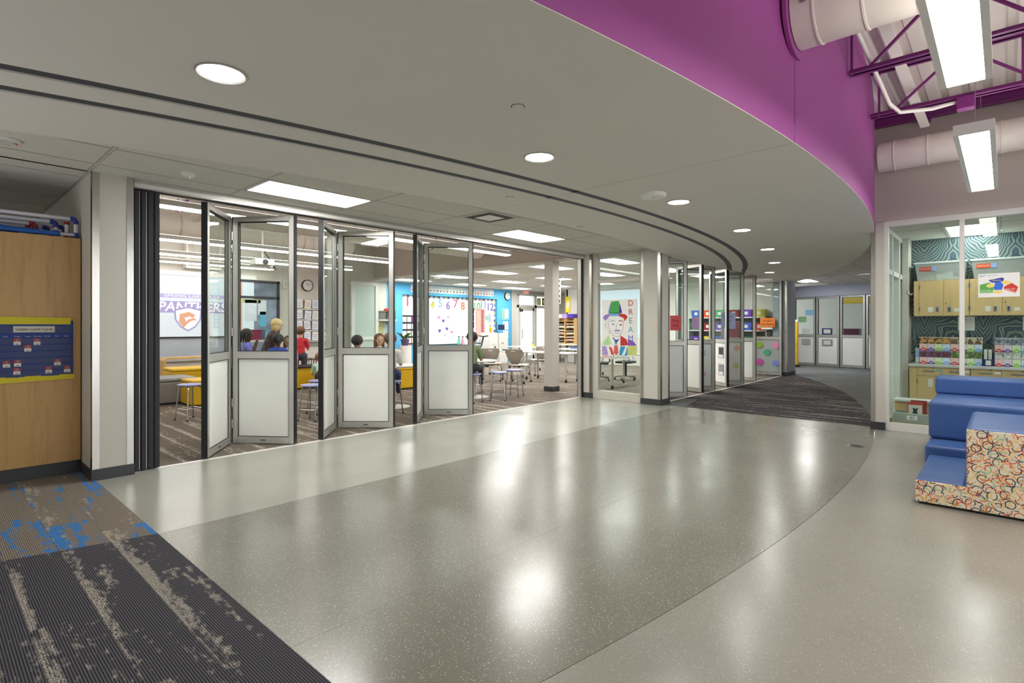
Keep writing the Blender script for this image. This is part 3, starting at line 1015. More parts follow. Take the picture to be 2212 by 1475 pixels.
# ================================================================== folding glass panels
M_GASKET = plain('gasket_black', '#15161a', 0.45)
PNW, PNT, PNH = 0.79, 0.055, 2.735
def panel_parts(t, w=PNW, lower=None, glassm=None, dark_edge=True, hinges=True, z0=.018, h=PNH, name_board='whiteboard_panel'):
    st, rt = .062, .062
    zm0, zm1 = 1.03, 1.115
    T = PNT / 2
    f = MB()
    f.box(.012, st + .012, -T, T, z0, h); f.box(w - st - .012, w - .012, -T, T, z0, h)
    f.box(st, w - st, -T, T, z0, z0 + .075); f.box(st, w - st, -T, T, h - rt, h)
    f.build('panel_frame', M_ALU, t)
    MB().box(st + .012, w - st - .012, -T + .001, T - .001, zm0, zm1).build('mid_rail', M_ALU, t)
    a, b = st + .012, w - st - .012
    lo = MB().box(a, b, -.012, .012, z0 + .075, zm0)
    lo.build(name_board, lower or M_WBOARD, t)
    MB().box(a, b, -.004, .004, zm1, h - rt).build('pane', glassm or M_GLASS, t)
    g = MB()
    for zz0, zz1 in ((z0 + .075, zm0), (zm1, h - rt)):
        for s in (-1, 1):
            y0, y1 = (T * .55, T * .72) if s > 0 else (-T * .72, -T * .55)
            g.box(a, a + .009, y0, y1, zz0, zz1); g.box(b - .009, b, y0, y1, zz0, zz1)
            g.box(a, b, y0, y1, zz0, zz0 + .007); g.box(a, b, y0, y1, zz1 - .009, zz1)
    g.build('gasket', M_GASKET, t)
    e = MB()
    e.box(0, .013, -T - .002, T + .002, z0, h); e.box(w - .013, w, -T - .002, T + .002, z0, h)
    e.build('edge_seal', M_BLACK, t)
    MB().box(w * .46, w * .54, -T - .0012, -T, z0 + .03, z0 + .042).build('maker_plate', M_DARK, t)
    return t
def hinge_set(t, x, y=PNT / 2):
    for z in (.25, .5, 1.35, 2.35, 2.5):
        h = MB()
        h.tube([(x, y, z - .05), (x, y, z + .05)], .0065, 10)
        h.build('hinge', M_STEEL, t, smooth=True)
def pair(x0, x1, y, lab_a, lab_b, group, lower_a=None, lower_b=None):
    hw = (x1 - x0 - .048) / 2
    dep = sqrt(PNW ** 2 - hw ** 2)
    ap = (x0 + hw, y + dep)
    gap = PNT * dep / PNW + .006
    a = thing('folding_panel', lab_a, 'folding panel', (x0, y, 0), atan2(ap[1] - y, ap[0] - x0), group)
    panel_parts(a, lower=lower_a)
    # second panel stands just clear of the hinge line
    b = thing('folding_panel', lab_b, 'folding panel', (ap[0] + gap, ap[1], 0), atan2(y - ap[1], hw), group)
    panel_parts(b, lower=lower_b)
    hinge_set(b, .024 * dep / PNW - .003, -PNT / 2 - .004 - .024 * hw / PNW)
    return a, b
G1 = 'glass panels of the long folding wall'
pair(2.05, 3.05, 6.268, 'glass and whiteboard folding panel angled open next to the black panel stack', 'glass and whiteboard folding panel facing the lobby, paired by the black panel stack', G1)
pair(3.37, 4.47, 6.268, 'angled glass and whiteboard folding panel of the middle pair', 'glass and whiteboard folding panel facing the lobby in the middle pair', G1)
pair(4.82, 5.98, 6.268, 'narrow-looking angled folding panel of the pair beside the stool gap', 'glass and whiteboard folding panel facing the lobby beside the wide opening with stools', G1)
# stack of folded panels at the jamb, standing across the track
for i, x in enumerate((1.415, 1.470, 1.525, 1.580)):
    t = thing('folding_panel', ['folded panel edge against the column, silver seal strip', 'second folded panel in the dark stack by the column', 'third folded panel in the dark stack by the column', 'outermost folded panel of the dark stack by the column'][i], 'folding panel', (x + .0255, 6.225 + (.0 if i != 0 else .01), 0), R(90), 'folded panel stack at the column')
    f = MB()
    w, T = .79, .0235
    f.box(0.0, .07, -T, T, .018, PNH); f.box(w - .07, w, -T, T, .018, PNH)
    f.box(.07, w - .07, -T, T, .018, .09); f.box(.07, w - .07, -T, T, 2.67, PNH); f.box(.07, w - .07, -T, T, 1.03, 1.115)
    f.build('panel_frame', M_DARK, t)
    box('whiteboard_panel', M_WBOARD, (.07, w - .07, -.01, .01, .09, 1.03), t)
    box('pane', M_GLASS, (.07, w - .07, -.004, .004, 1.115, 2.67), t)
    e = MB(); e.box(-.012, 0.0, -T + .006, T - .006, .018, PNH); e.build('edge_seal', M_BLACK, t)
    e = MB(); e.box(-.006, 0.0, -T, -T + .005, .018, PNH); e.build('edge_bead', M_ALU if i in (0, 1) else M_DARK, t)
jb = root_struct('trim_5', 'dark end jamb of the folding glass wall')
MB().box(8.90, 8.945, 6.21, 6.33, 0.004, 2.75).build('jamb', M_BLACK, jb)
MB().box(8.885, 8.90, 6.23, 6.31, 0.004, 2.75).build('jamb_bead', M_ALU, jb)

G2 = 'glass panels of the corridor folding wall'
YB = 4.70
bl = {}
bl[0], bl[1] = pair(9.46, 10.38, YB, 'corridor folding panel tucked behind the corner column', 'corridor folding panel with a red paper sign, next to the corner column', G2)
bl[2], bl[3] = pair(11.14, 11.80, YB, 'corridor folding panel seen from its inner side behind the red-sign panel', 'corridor folding panel with a blue and pink note on its lower board', G2)
bl[4], bl[5] = pair(12.54, 13.56, YB, 'corridor folding panel with two dark framed pictures on its lower board', 'corridor folding panel with a lilac paper sheet and pastel notes', G2)
t = thing('folding_panel', 'corridor folding panel with a red framed picture on its lower board', 'folding panel', (14.30, YB + .775, 0), atan2(-.775, .15), G2)
panel_parts(t); bl[6] = t
M_FROST = plain('frosted_board', '#a9b4b0', 0.3, var=.05)
t = thing('folding_panel', 'corridor folding panel with an orange sign and five splat notes', 'folding panel', (16.52, YB + .76, 0), R(-88), G2)
panel_parts(t, lower=M_FROST); hinge_set(t, 0); bl[7] = t

def on_panel(p, name, label, cat, u, z, w, h, mat, poly=None, side=-1, lines=None, group=None, tilt=0.0, off=.030):
    """sheet taped on a panel face: u along the panel, z up, real thickness"""
    M = p.matrix_basis
    loc = M @ Vector((u, side * off, z))
    rz = p.rotation_euler[2] + (0 if side < 0 else pi)
    t = thing(name, label, cat, loc, rz, group)
    t.rotation_euler = (0, tilt, rz)
    if poly is None:
        poly = [(-w / 2, -h / 2), (w / 2, -h / 2), (w / 2, h / 2), (-w / 2, h / 2)]
    MB().prism(poly, -.0008, .0008, 'y').build('sheet', mat, t)
    if lines:
        for body, size, zz, m in lines:
            text(body, size, m, t, (0, -.0012, zz), ROT_Y)
    return t
M_INK = plain('ink_black', '#26242a', .6)
pm = lambda n, c: plain('paper_' + n, c, .8, var=.03)
on_panel(bl[1], 'paper_sign', 'red paper sign hung on the glass next to the corner column', 'sign', .56, 1.48, .21, .30, pm('red', '#e05a62'), lines=[('Ring', .07, .05, M_INK), ('Pals', .07, -.05, M_INK)], off=.008)
on_panel(bl[3], 'paper_sign', 'pink paper taped to the glass behind the red-sign panel', 'sign', .40, 1.48, .20, .27, pm('pink', '#dba4de'), off=.008)
on_panel(bl[5], 'paper_sign', 'lilac handwritten paper sheet on the glass', 'sign', .42, 1.55, .34, .40, pm('lilac', '#bdc0ea'), lines=[('Our Class', .06, .10, plain('ink_blue', '#5c62b4', .6)), ('Promise', .06, 0.0, MATS['ink_blue']), ('to ...', .06, -.1, MATS['ink_blue'])], off=.008)
on_panel(bl[7], 'paper_sign', 'orange paper sign reading Tracers Marketing on the glass', 'sign', .40, 1.52, .40, .27, pm('orange', '#f08a34'), lines=[('Project', .085, .05, M_INK), ('Marketing', .085, -.05, M_INK)], off=.008)['label'] = 'orange handwritten paper sign on the glass of the panel with splat notes'
on_panel(bl[7], 'paper_strip', 'white paper strip under the orange sign', 'paper strip', .38, 1.35, .30, .05, pm('white', '#f0efec'), off=.008)
def splat(r, n, seed):
    rd = random.Random(seed)
    return [((r * (.72 + .42 * (k % 2) * rd.uniform(.7, 1.2))) * cos(2 * pi * k / (2 * n)), (r * (.72 + .42 * (k % 2) * rd.uniform(.7, 1.2))) * sin(2 * pi * k / (2 * n))) for k in range(2 * n)]
for i, (u, z, c, n_) in enumerate(((.19, .88, '#8fb93c', 'green'), (.62, .87, '#eb97c4', 'pink'), (.39, .66, '#4fae86', 'teal'), (.19, .38, '#d253a8', 'magenta'), (.62, .36, '#7f8fd6', 'periwinkle'))):
    on_panel(bl[7], 'splat_note', '%s splat-shaped paper note on the frosted lower board' % n_, 'paper note', u, z, 0, 0, plain('note_' + n_, c, .8), poly=splat(.105, 7, i), off=.0285)
for i, (u, z, c, n_) in enumerate(((.52, .83, '#b5cfe6', 'pale blue'), (.20, .60, '#d9e07e', 'lime'), (.52, .36, '#eab4dc', 'pale pink'))):
    on_panel(bl[3], 'splat_note', '%s paper note on the lower board beside the black framed pictures' % n_, 'paper note', u, z, 0, 0, plain('note_' + n_, c, .8), poly=splat(.085, 6, i + 9), off=.0145)
for i, (u, z, c, n_) in enumerate(((.62, .88, '#f2b7ae', 'salmon'), (.30, .63, '#f4bf98', 'peach'), (.60, .45, '#cfe39a', 'pale green'))):
    on_panel(bl[5], 'splat_note', '%s paper note on the lower board under the lilac sheet' % n_, 'paper note', u, z, 0, 0, plain('note_' + n_, c, .8), poly=splat(.08, 6, i + 20), off=.0145)
def small_picture(p, u, z, label, c1, c2):
    M = p.matrix_basis
    t = thing('framed_print', label, 'picture', M @ Vector((u, .016, z)), p.rotation_euler[2] + pi)
    MB().box(-.10, .10, -.003, .003, -.13, .13).build('mount', M_WHITEP, t)
    MB().box(-.085, .085, -.005, -.003, -.05, .115).build('print', plain(label[:12], c1, .6, var=.5, nscale=30), t)
    f = MB(); f.box(-.1, .1, -.006, .003, .124, .13); f.box(-.1, .1, -.006, .003, -.13, -.124); f.box(-.1, -.094, -.006, .003, -.13, .13); f.box(.094, .1, -.006, .003, -.13, .13)
    f.build('picture_frame', plain('frame_' + c2, c2, .5), t)
small_picture(bl[4], .26, .80, 'dark photo print in a thin black frame, upper of two', '#33343a', '#24242a')
small_picture(bl[4], .26, .40, 'grey photo print in a thin black frame, lower of two', '#8a8d92', '#24242a')
small_picture(bl[6], .50, .82, 'red toned print in a thin red frame', '#5e2c2a', '#8a3430')
small_picture(bl[6], .50, .40, 'green and black print on the lower board', '#3d5a3c', '#2e3a2e')

# far doors at the end of the corridor
a0 = Vector((21.80, 5.75, 0)); d0 = Vector((-.30, -.954, 0)).normalized()
for i, l in enumerate(('far corridor door panel half hidden by the lavender column, with taped paper signs', 'far corridor door panel with a blue framed sign hung behind it', 'far corridor door panel with a clear view of the maroon cabinet', 'far corridor door panel cut off by the storeroom pier', 'far corridor door panel next but one to the side wall', 'far corridor door panel next to the side wall')):
    p = a0 + d0 * (i * .83)
    t = thing('folding_panel', l, 'folding panel', p, atan2(d0.y, d0.x), 'closed folding panels at the corridor end')
    panel_parts(t, w=.82, h=2.46)
    bl[10 + i] = t
on_panel(bl[10], 'paper_sign', 'light blue card taped high on the far corridor door', 'sign', .60, 1.90, .30, .20, pm('skyblue', '#8ec0e4'), off=.032)
on_panel(bl[10], 'paper_sign', 'green card taped on the far corridor door', 'sign', .34, 1.66, .30, .21, pm('leaf', '#93c48e'), off=.032)
on_panel(bl[10], 'paper_sign', 'cream card on the far corridor door beside the yellow stand', 'sign', .47, 1.23, .28, .20, pm('cream', '#d9d6ca'), off=.032)
on_panel(bl[10], 'paper_sign', 'grey card on the lower board of the far corridor door', 'sign', .47, .85, .32, .22, pm('stone', '#a8aaa6'), off=.032)
for z, l, c in ((1.23, 'white card in a navy frame on the far corridor door glass', '#27306e'), (.84, 'pale card in a grey frame on the far corridor lower board', '#8d9196')):
    t = on_panel(bl[11], 'framed_card', l, 'sign', .40, z, .36, .22, plain('cardframe' + c, c, .6), off=.033)
    MB().box(-.12, .12, -.004, -.001, -.07, .07).build('card', pm('cream', '#d9d6ca'), t)
mc = thing('storage_cabinet', 'maroon two-step cabinet beyond the far corridor door', 'cabinet', (22.6, 3.9, 0))
MB().box(0, .5, -.05, .42, 0, 1.30).build('tall_unit', plain('maroon_laminate', '#7c2346', .45, var=.1), mc)
sh = MB(); sh.box(.02, .06, -.34, -.05, 0, 1.05); sh.box(.44, .48, -.34, -.05, 0, 1.05)
for z in (.1, .55, 1.02): sh.box(.02, .48, -.34, -.05, z, z + .03)
sh.build('shelf_unit', MATS['maroon_laminate'], mc)
MB().box(-.01, .51, -.06, .43, 1.30, 1.325).build('cabinet_top', plain('maroon_top', '#8e3055', .4), mc)
yb = thing('door_banner', 'yellow band across the window wall beyond the corridor doors', 'banner', (25.48, 3.6, 2.45))
MB().box(-.02, 0, -2.2, 1.4, -.12, .12).build('band', plain('banner_yellow', '#f2cf1e', .6), yb)
MB().box(-.022, -.02, -2.2, 1.4, -.125, -.115).build('hem', plain('banner_hem', '#c8a914', .6), yb)
ys = thing('height_post', 'yellow post with black ruler marks standing by the lavender column', 'measuring post', (20.55, 5.35, 0))
MB().box(-.08, .08, -.05, .05, .08, 1.55).build('post', plain('post_yellow', '#e8bd1c', .5), ys)
for k in range(22):
    MB().box(-.082, -.05, .02, .052, .14 + k * .064, .165 + k * .064).build('ruler_mark', M_BLACK, ys)
MB().box(-.12, .12, -.10, .10, 0, .08).build('post_base', M_BLACK, ys)
MB().ball((0, 0, 1.58), (.07, .06, .06)).build('post_cap', M_WHITEP, ys)
# ================================================================== cabinet alcove
M_MAPLE = wood('maple_veneer', '#c39a5f', '#b0864c', 'z')
M_MAPLE_L = wood('pale_maple', '#d8b984', '#caa871', 'z')
YC = 6.62
cb = thing('tall_cabinet', 'tall maple veneer cabinet with a black toe kick in the alcove', 'cabinet', (0, YC, 0))
box('side_panel', M_MAPLE, (-1.30, 1.07, 0, .03, .13, 2.262), cb)
box('cabinet_body', M_MAPLE, (-1.30, 1.068, .03, .75, .13, 2.262), cb)
box('cabinet_top', M_MAPLE, (-1.30, 1.07, 0.0, .75, 2.262, 2.265), cb)
tk = MB(); tk.box(.50, 1.068, .02, .7, 0.0, .13); tk.box(-1.3, .5, .05, .7, 0, .13); tk.build('toe_kick', M_BASE, cb)
MB().bar((.61, -.0006, 1.745), (.63, -.0006, 1.785), .001, .004, up=(0, 1, 0)).build('scratch', plain('scratch_pale', '#e9dcc0', .6), cb)

# pocket chart with yellow borders
ch = thing('pocket_chart', 'blue fabric pocket chart with yellow paper borders on the cabinet', 'pocket chart', (.40, YC - .004, 1.0))
M_CBLUE = plain('chart_blue', '#1f3c86', .6, var=.06, nscale=40, bmp=.1, bscale=400)
M_CBLUE2 = plain('chart_pocket', '#26366c', .45, var=.1, nscale=60)
M_YEL = plain('border_yellow', '#d9c92c', .7, var=.05)
MB().box(-.60, .612, -.004, .002, -.055, .470).build('chart_fabric', M_CBLUE, ch)
for k in range(6):
    z = -.045 + k * .06
    MB().box(-.59, .60, -.0075, -.0045, z, z + .05).build('clear_pocket', M_CBLUE2, ch)
MB().box(-.59, .60, -.0075, -.0045, .355, .42).build('title_pocket', M_CBLUE2, ch)
MB().add([(-.6, -.009, .435), (.592, -.009, .435), (.596, -.009, .498), (-.6, -.009, .512), (-.6, -.004, .435), (.592, -.004, .435), (.596, -.004, .498), (-.6, -.004, .512)], [(0, 1, 2, 3), (7, 6, 5, 4), (0, 4, 5, 1), (1, 5, 6, 2), (2, 6, 7, 3), (3, 7, 4, 0)]).build('paper_border', M_YEL, ch)
bd = MB()
n = 24
for k in range(n):
    u0, u1 = -.6 + 1.22 * k / n, -.6 + 1.22 * (k + 1) / n
    h0, h1 = .004 * sin(k * 1.3), .004 * sin((k + 1) * 1.3)
    bd.add([(u0, -.008 + h0 * .3, -.105 + .02 * k / n), (u1, -.008 + h1 * .3, -.105 + .02 * (k + 1) / n), (u1, -.007 + h1, -.045 + .008 * (k + 1) / n), (u0, -.007 + h0, -.045 + .008 * k / n)], [(0, 1, 2, 3)])
bd.build('paper_border', M_YEL, ch)
MB().box(.187, .475, -.0105, -.0085, .362, .418).build('title_strip', plain('title_paper', '#d6d1c2', .7), ch)
text('Leitzke Lunch Cards', .037, M_INK, ch, (.331, -.0112, .389), ROT_Y, name='title_lettering', sx=.84)
for k, (u, d_) in enumerate(zip((.14, .262, .393, .505, .618 - .01, .70, .78), ('Sunday', 'Monday', 'Tuesday', 'Wednesday', 'Thursday', 'Friday', 'Saturday'))):
    u = (.535, .613, .685, .752, .822, .892, .962)[k] - .40
    text(d_, .0125, plain('print_white', '#dfe3ee', .6), ch, (u, -.0052, .325), ROT_Y, name='day_lettering')
M_CARD = plain('card_white', '#dedbd6', .5); M_CRED = plain('card_red', '#b32a36', .5); M_CPH = plain('card_photo', '#7d8490', .6, var=.35, nscale=90)
rows = ((.613, 1.278, 'under the Monday heading'), (.685, 1.217, 'under the Tuesday heading, one row down'), (.749, 1.275, 'under the Wednesday heading'), (.542, 1.078, 'at the Sunday side in the fourth row'), (.616, 1.083, 'in the Monday column, partly covered by another card'),
        (.611, 1.010, 'in the lowest pocket of the Monday column'), (.831, 1.010, 'in the lowest pocket under Thursday'), (.895, 1.079, 'in the Friday column'), (.966, 1.010, 'in the lowest pocket under Saturday'))
for u, z, l in rows:
    c = thing('lunch_card', 'red and white photo lunch card ' + l, 'card', (u, YC - .0155 - (.002 if z == 1.010 else 0), z), 0, 'lunch cards in the pocket chart')
    MB().box(-.024, .024, 0, .001, -.03, .03).build('card', M_CARD, c)
    MB().box(-.024, .024, -.0008, 0, 0.0, .03).build('colour_band', M_CRED, c)
    MB().box(-.010, .010, -.0014, -.0008, .003, .026).build('photo', M_CPH, c)
    MB().ball((0, -.0014, .016), (.0055, .0006, .007), 8, 6).build('face', plain('photo_face', '#9a7058', .7), c)
    MB().box(-.012, .012, -.0008, 0, -.024, -.019).build('barcode', M_INK, c)

# plastic pipe frames with blue cloth lying on the cabinet
M_PVC = plain('pvc_white', '#d6d6e2', .35, var=.03); M_PBLUE = plain('pvc_blue', '#22389a', .35, var=.05); M_PRED = plain('pvc_red', '#9c2026', .4); M_CLOTH = plain('cloth_blue', '#2f63b8', .8, var=.15, nscale=12)
def pipe_frame(label, x0, x1, y, zb, zt, corner, y2, r=.017):
    t = thing('plastic_pipe_cot', label, 'pipe cot', (0, y, 2.268))
    Yb = y2 - y
    for yy in (0, Yb):
        MB().tube([(x0, yy, zt), (x1 - .03, yy, zt)], r, 12).build('rail', M_PVC, t, smooth=True)
        MB().tube([(x1 - .045, yy, zt), (x1 - .02, yy, zt), (x1 - .006, yy, zt - .008), (x1, yy, zt - .022), (x1, yy, zt - .05)], r * 1.25, 12).build('elbow', corner, t, smooth=True)
        MB().tube([(x1, yy, zb + .03), (x1, yy, zt - .045)], r, 12).build('upright', M_PVC, t, smooth=True)
        MB().tube([(x1, yy, zb), (x1, yy, zb + .04)], r * 1.25, 12).build('tee', corner, t, smooth=True)
        MB().tube([(x0, yy, zb + .018), (x1, yy, zb + .018)], r * .95, 12).build('base_rail', M_PVC, t, smooth=True)
        MB().tube([(x0 + .15, yy, zb + .018), (x1 - .12, yy, zb + .018)], r * 1.3, 12).build('cloth_sleeve', M_CLOTH, t, smooth=True)
    MB().tube([(x1, 0, zb + .018), (x1, Yb, zb + .018)], r, 12).build('cross_rail', M_PVC, t, smooth=True)
    return t
big_cot = pipe_frame('large white pipe frame with blue elbows lying on the cabinet', -.9, 1.04, 6.66, .012, .185, M_PBLUE, 7.30)
pipe_frame('smaller white pipe frame with blue elbows nested behind the large one', -.8, .90, 6.745, .030, .150, M_PBLUE, 7.2)
pipe_frame('low pipe frame with red elbows nested inside the others', -.7, .76, 6.82, .026, .12, M_PRED, 7.1)
rp = thing('pipe_post', 'short white pipe with red couplings standing between the pipe frames', 'pipe', (.975, 6.70, 2.268))
MB().tube([(0, 0, 0), (0, 0, .15)], .016, 12).build('pipe', M_PVC, rp, smooth=True)
for z in (0.0, .13):
    MB().tube([(0, 0, z), (0, 0, z + .026)], .021, 12).build('coupling', M_PRED, rp, smooth=True)
cl = MB()
n, m = 26, 8
vs, fs = [], []
for i in range(n + 1):
    for j in range(m + 1):
        u, v = i / n, j / m
        x = -.6 + 1.15 * u
        vs.append((x, 6.684 + .036 * v, 2.268 + .055 + .06 * max(0, 1 - u * 1.3) * (1 - .7 * v) + .022 * sin(9 * u + 2 * v) * (1 - v) + .008 * sin(23 * u + 5 * v)))
for i in range(n):
    for j in range(m):
        a = i * (m + 1) + j
        fs.append((a, a + m + 1, a + m + 2, a + 1))
cl.add(vs, fs)
o = cl.build('cloth_sheet', M_CLOTH, big_cot, smooth=True)
sd = o.modifiers.new('solid', 'SOLIDIFY'); sd.thickness = .004
o.location = (0, -6.66, -2.268)
# ================================================================== soft seating
def vinyl_blue():
    m, nt, b = _new('blue_vinyl')
    v = world_coords(nt)
    r = ramp(nt, [(.3, srgb('#37578f')), (.7, srgb('#40639f'))])
    nt.links.new(noise(nt, v, 4.0), r.inputs[0])
    nt.links.new(r.outputs[0], b.inputs['Base Color'])
    b.inputs['Roughness'].default_value = .42
    h = math_n(nt, 'ADD', noise(nt, v, 3.0, 2.0), math_n(nt, 'MULTIPLY', noise(nt, v, 500.0, 2.0), .06))
    bump(nt, b, h, .25, .01)
    MATS['blue_vinyl'] = m
    return m
M_VBLUE = vinyl_blue()
def loop_fabric():
    m, nt, b = _new('loop_fabric')
    g = nt.nodes.new('ShaderNodeNewGeometry')
    sp = nt.nodes.new('ShaderNodeSeparateXYZ'); nt.links.new(g.outputs['Position'], sp.inputs[0])
    # flatten on the face: use y and z
    cb_ = nt.nodes.new('ShaderNodeCombineXYZ')
    nt.links.new(math_n(nt, 'ADD', sp.outputs[1], sp.outputs[0]), cb_.inputs[0]); nt.links.new(sp.outputs[2], cb_.inputs[1])
    base = srgb('#e4d8c2')
    col = mix(nt, base, srgb('#dccfb6'), noise(nt, cb_.outputs[0], 300, 2.0))
    cols = ('#ddc05a', '#7fae8f', '#e58a4a', '#c9402b', '#1f2348')
    for k, c in enumerate(cols):
        mp = nt.nodes.new('ShaderNodeMapping'); nt.links.new(cb_.outputs[0], mp.inputs[0])
        mp.inputs['Location'].default_value = (k * .37, k * .71, 0)
        mp.inputs['Rotation'].default_value = (0, 0, k * .9)
        vo = nt.nodes.new('ShaderNodeTexVoronoi'); vo.voronoi_dimensions = '2D'
        vo.inputs['Scale'].default_value = 14.0; vo.inputs['Randomness'].default_value = .25
        nt.links.new(mp.outputs[0], vo.inputs['Vector'])
        ring = math_n(nt, 'LESS_THAN', math_n(nt, 'ABSOLUTE', math_n(nt, 'SUBTRACT', vo.outputs['Distance'], .40)), .042)
        gate = math_n(nt, 'GREATER_THAN', noise(nt, mp.outputs[0], 12.0, 1.0), .50)
        col = mix(nt, col, srgb(c), math_n(nt, 'MULTIPLY', ring, gate))
    nt.links.new(col, b.inputs['Base Color'])
    b.inputs['Roughness'].default_value = .75
    MATS['loop_fabric'] = m
    return m
M_LOOP = loop_fabric()
s1 = thing('step_seat', 'low L-shaped seat with blue vinyl tops and a looped-pattern fabric side', 'soft seat', (5.39, 0, 0))
poly = [(-.62, 0.02), (.53, .02), (.53, .188), (.215, .188), (.215, .632), (-.62, .632)]
MB().prism(poly, 0.0, .02, 'x').build('fabric_side', M_LOOP, s1, bevel=.006)
MB().prism([(-.62, .02), (.533, .02), (.533, .182), (.22, .182), (.22, .625), (-.62, .625)], .02, 1.15, 'x').build('foam_body', M_VBLUE, s1, bevel=.02, seg=3)
MB().box(.03, 1.15, .225, .533, .15, .192).build('step_cushion', M_VBLUE, s1, bevel=.018, seg=4)
MB().box(.03, 1.15, -.62, .222, .56, .640).build('seat_cushion', M_VBLUE, s1, bevel=.035, seg=5)
MB().box(.03, 1.12, -.6, .51, 0.0, .02).build('base_board', M_BLACK, s1)
s2 = thing('tiered_bench', 'three-tier blue vinyl bench behind the patterned step seat', 'bench', (6.58, 0, 0))
y0, y1 = -1.3, .575
MB().box(0, 1.65, y0, y1, .02, .27).build('lower_tier', M_VBLUE, s2, bevel=.03, seg=4)
MB().box(.40, 1.64, y0, y1 + .004, .272, .655).build('seat_tier', M_VBLUE, s2, bevel=.04, seg=5)
MB().box(1.18, 1.63, y0, y1 + .008, .657, .845).build('back_tier', M_VBLUE, s2, bevel=.03, seg=4)
MB().box(.03, 1.6, y0 + .03, y1 - .03, 0.0, .02).build('base_board', M_BLACK, s2)
sm_ = MB()
for (x, z) in ((.40, .271), (1.18, .656)):
    sm_.tube([(x, y0, z), (x, y1, z)], .004, 6)
sm_.build('seam_piping', plain('piping_navy', '#2b4478', .5), s2)

# ================================================================== glazed storeroom
def agate():
    m, nt, b = _new('agate_wallpaper')
    g = nt.nodes.new('ShaderNodeNewGeometry')
    sp = nt.nodes.new('ShaderNodeSeparateXYZ'); nt.links.new(g.outputs['Position'], sp.inputs[0])
    # mirrored repeats in y
    yy = math_n(nt, 'ABSOLUTE', math_n(nt, 'SUBTRACT', math_n(nt, 'MODULO', math_n(nt, 'ADD', sp.outputs[1], 12.36), .72), .36))
    c = nt.nodes.new('ShaderNodeCombineXYZ'); nt.links.new(yy, c.inputs[0]); nt.links.new(sp.outputs[2], c.inputs[1])
    n1 = noise(nt, c.outputs[0], 2.0, 2.0, .5)
    d = math_n(nt, 'ADD', math_n(nt, 'MULTIPLY', n1, 2.4), math_n(nt, 'ADD', math_n(nt, 'MULTIPLY', yy, 3.4), math_n(nt, 'MULTIPLY', math_n(nt, 'ABSOLUTE', math_n(nt, 'SUBTRACT', math_n(nt, 'MODULO', sp.outputs[2], 1.15), .62)), 2.2)))
    f = math_n(nt, 'FRACT', math_n(nt, 'MULTIPLY', d, 5.2))
    r = ramp(nt, [(0.0, srgb('#1e2a3a')), (.18, srgb('#4b6674')), (.30, srgb('#22303c')), (.42, srgb('#a9c1ae')), (.48, srgb('#2c4450')), (.62, srgb('#5d7a84')), (.70, srgb('#c9c9a0')), (.75, srgb('#20303e')), (.9, srgb('#3f5a68')), (1.0, srgb('#1e2a3a'))])
    nt.links.new(f, r.inputs[0])
    nt.links.new(r.outputs[0], b.inputs['Base Color'])
    b.inputs['Roughness'].default_value = .6
    MATS['agate'] = m
    return m
M_AGATE = agate()
struct(box('wall_storeroom', M_AGATE, (10.97, 11.1, -3.0, 1.21, 0, 2.84)), 'storeroom back wall with banded agate wallpaper')
struct(box('wall_storeroom_side', M_WALL, (10.6, 10.97, 1.13, 1.21, 0, 2.84)), 'short wall at the storeroom glazing')
M_HANDLE = plain('satin_pull', '#a9abab', .3, metal=.8)
def upper_cabinet(label, ya, yb_, mid):
    t = thing('wall_cabinet', label, 'cabinet', (10.62, 0, 1.575))
    box('cabinet_body', M_MAPLE_L, (.02, .34, yb_, ya, 0, .55), t)
    if mid[2]: box('filler_strip', M_MAPLE_L, (0, .02, mid[2], ya, 0, .55), t)
    a = mid[2] or ya
    for k, (u, v) in enumerate(((a - .003, mid[0] + .002), (mid[0] - .002, yb_ + .003))):
        d = box('door', M_MAPLE_L, (-.002, .018, v, u, .003, .547), t, bevel=.0015)
        hy = v + .07 if k == 0 else u - .07
        h = MB().box(-.010, -.002, hy - .022, hy + .022, .06, .14); h.build('handle', M_HANDLE, d, bevel=.006)
        box('handle_recess', M_DARK, (-.0106, -.010, hy - .006, hy + .010, .072, .128), d)
        ly = hy + (.085 if k == 0 else -.085)
        for q in range(3 if k == 0 else 2):
            box('name_label', pm('white', '#f0efec'), (-.004, -.002, ly - .03, ly + .03, .065 + q * .026, .085 + q * .026), d)
        hg = MB()
        for z in (.08, .42): hg.box(-.006, -.001, (u - .012) if k == 0 else (v), (u) if k == 0 else (v + .012), z, z + .06)
        hg.build('hinge', M_STEEL, d)
        if k == 1:
            MB().tube([(-.005, u - .03, .19), (-.002, u - .03, .19)], .008, 12).build('lock', M_DARK, d)
    return t
upper_cabinet('maple wall cabinet next to the side glazing, under the first storage tote', 1.062, .392, (.695, 0, .998))
upper_cabinet('maple wall cabinet behind the printed sign on the glass', .388, -.34, (.025, 0, None))
upper_cabinet('maple wall cabinet at the far end of the counter run', -.344, -1.07, (-.707, 0, None))
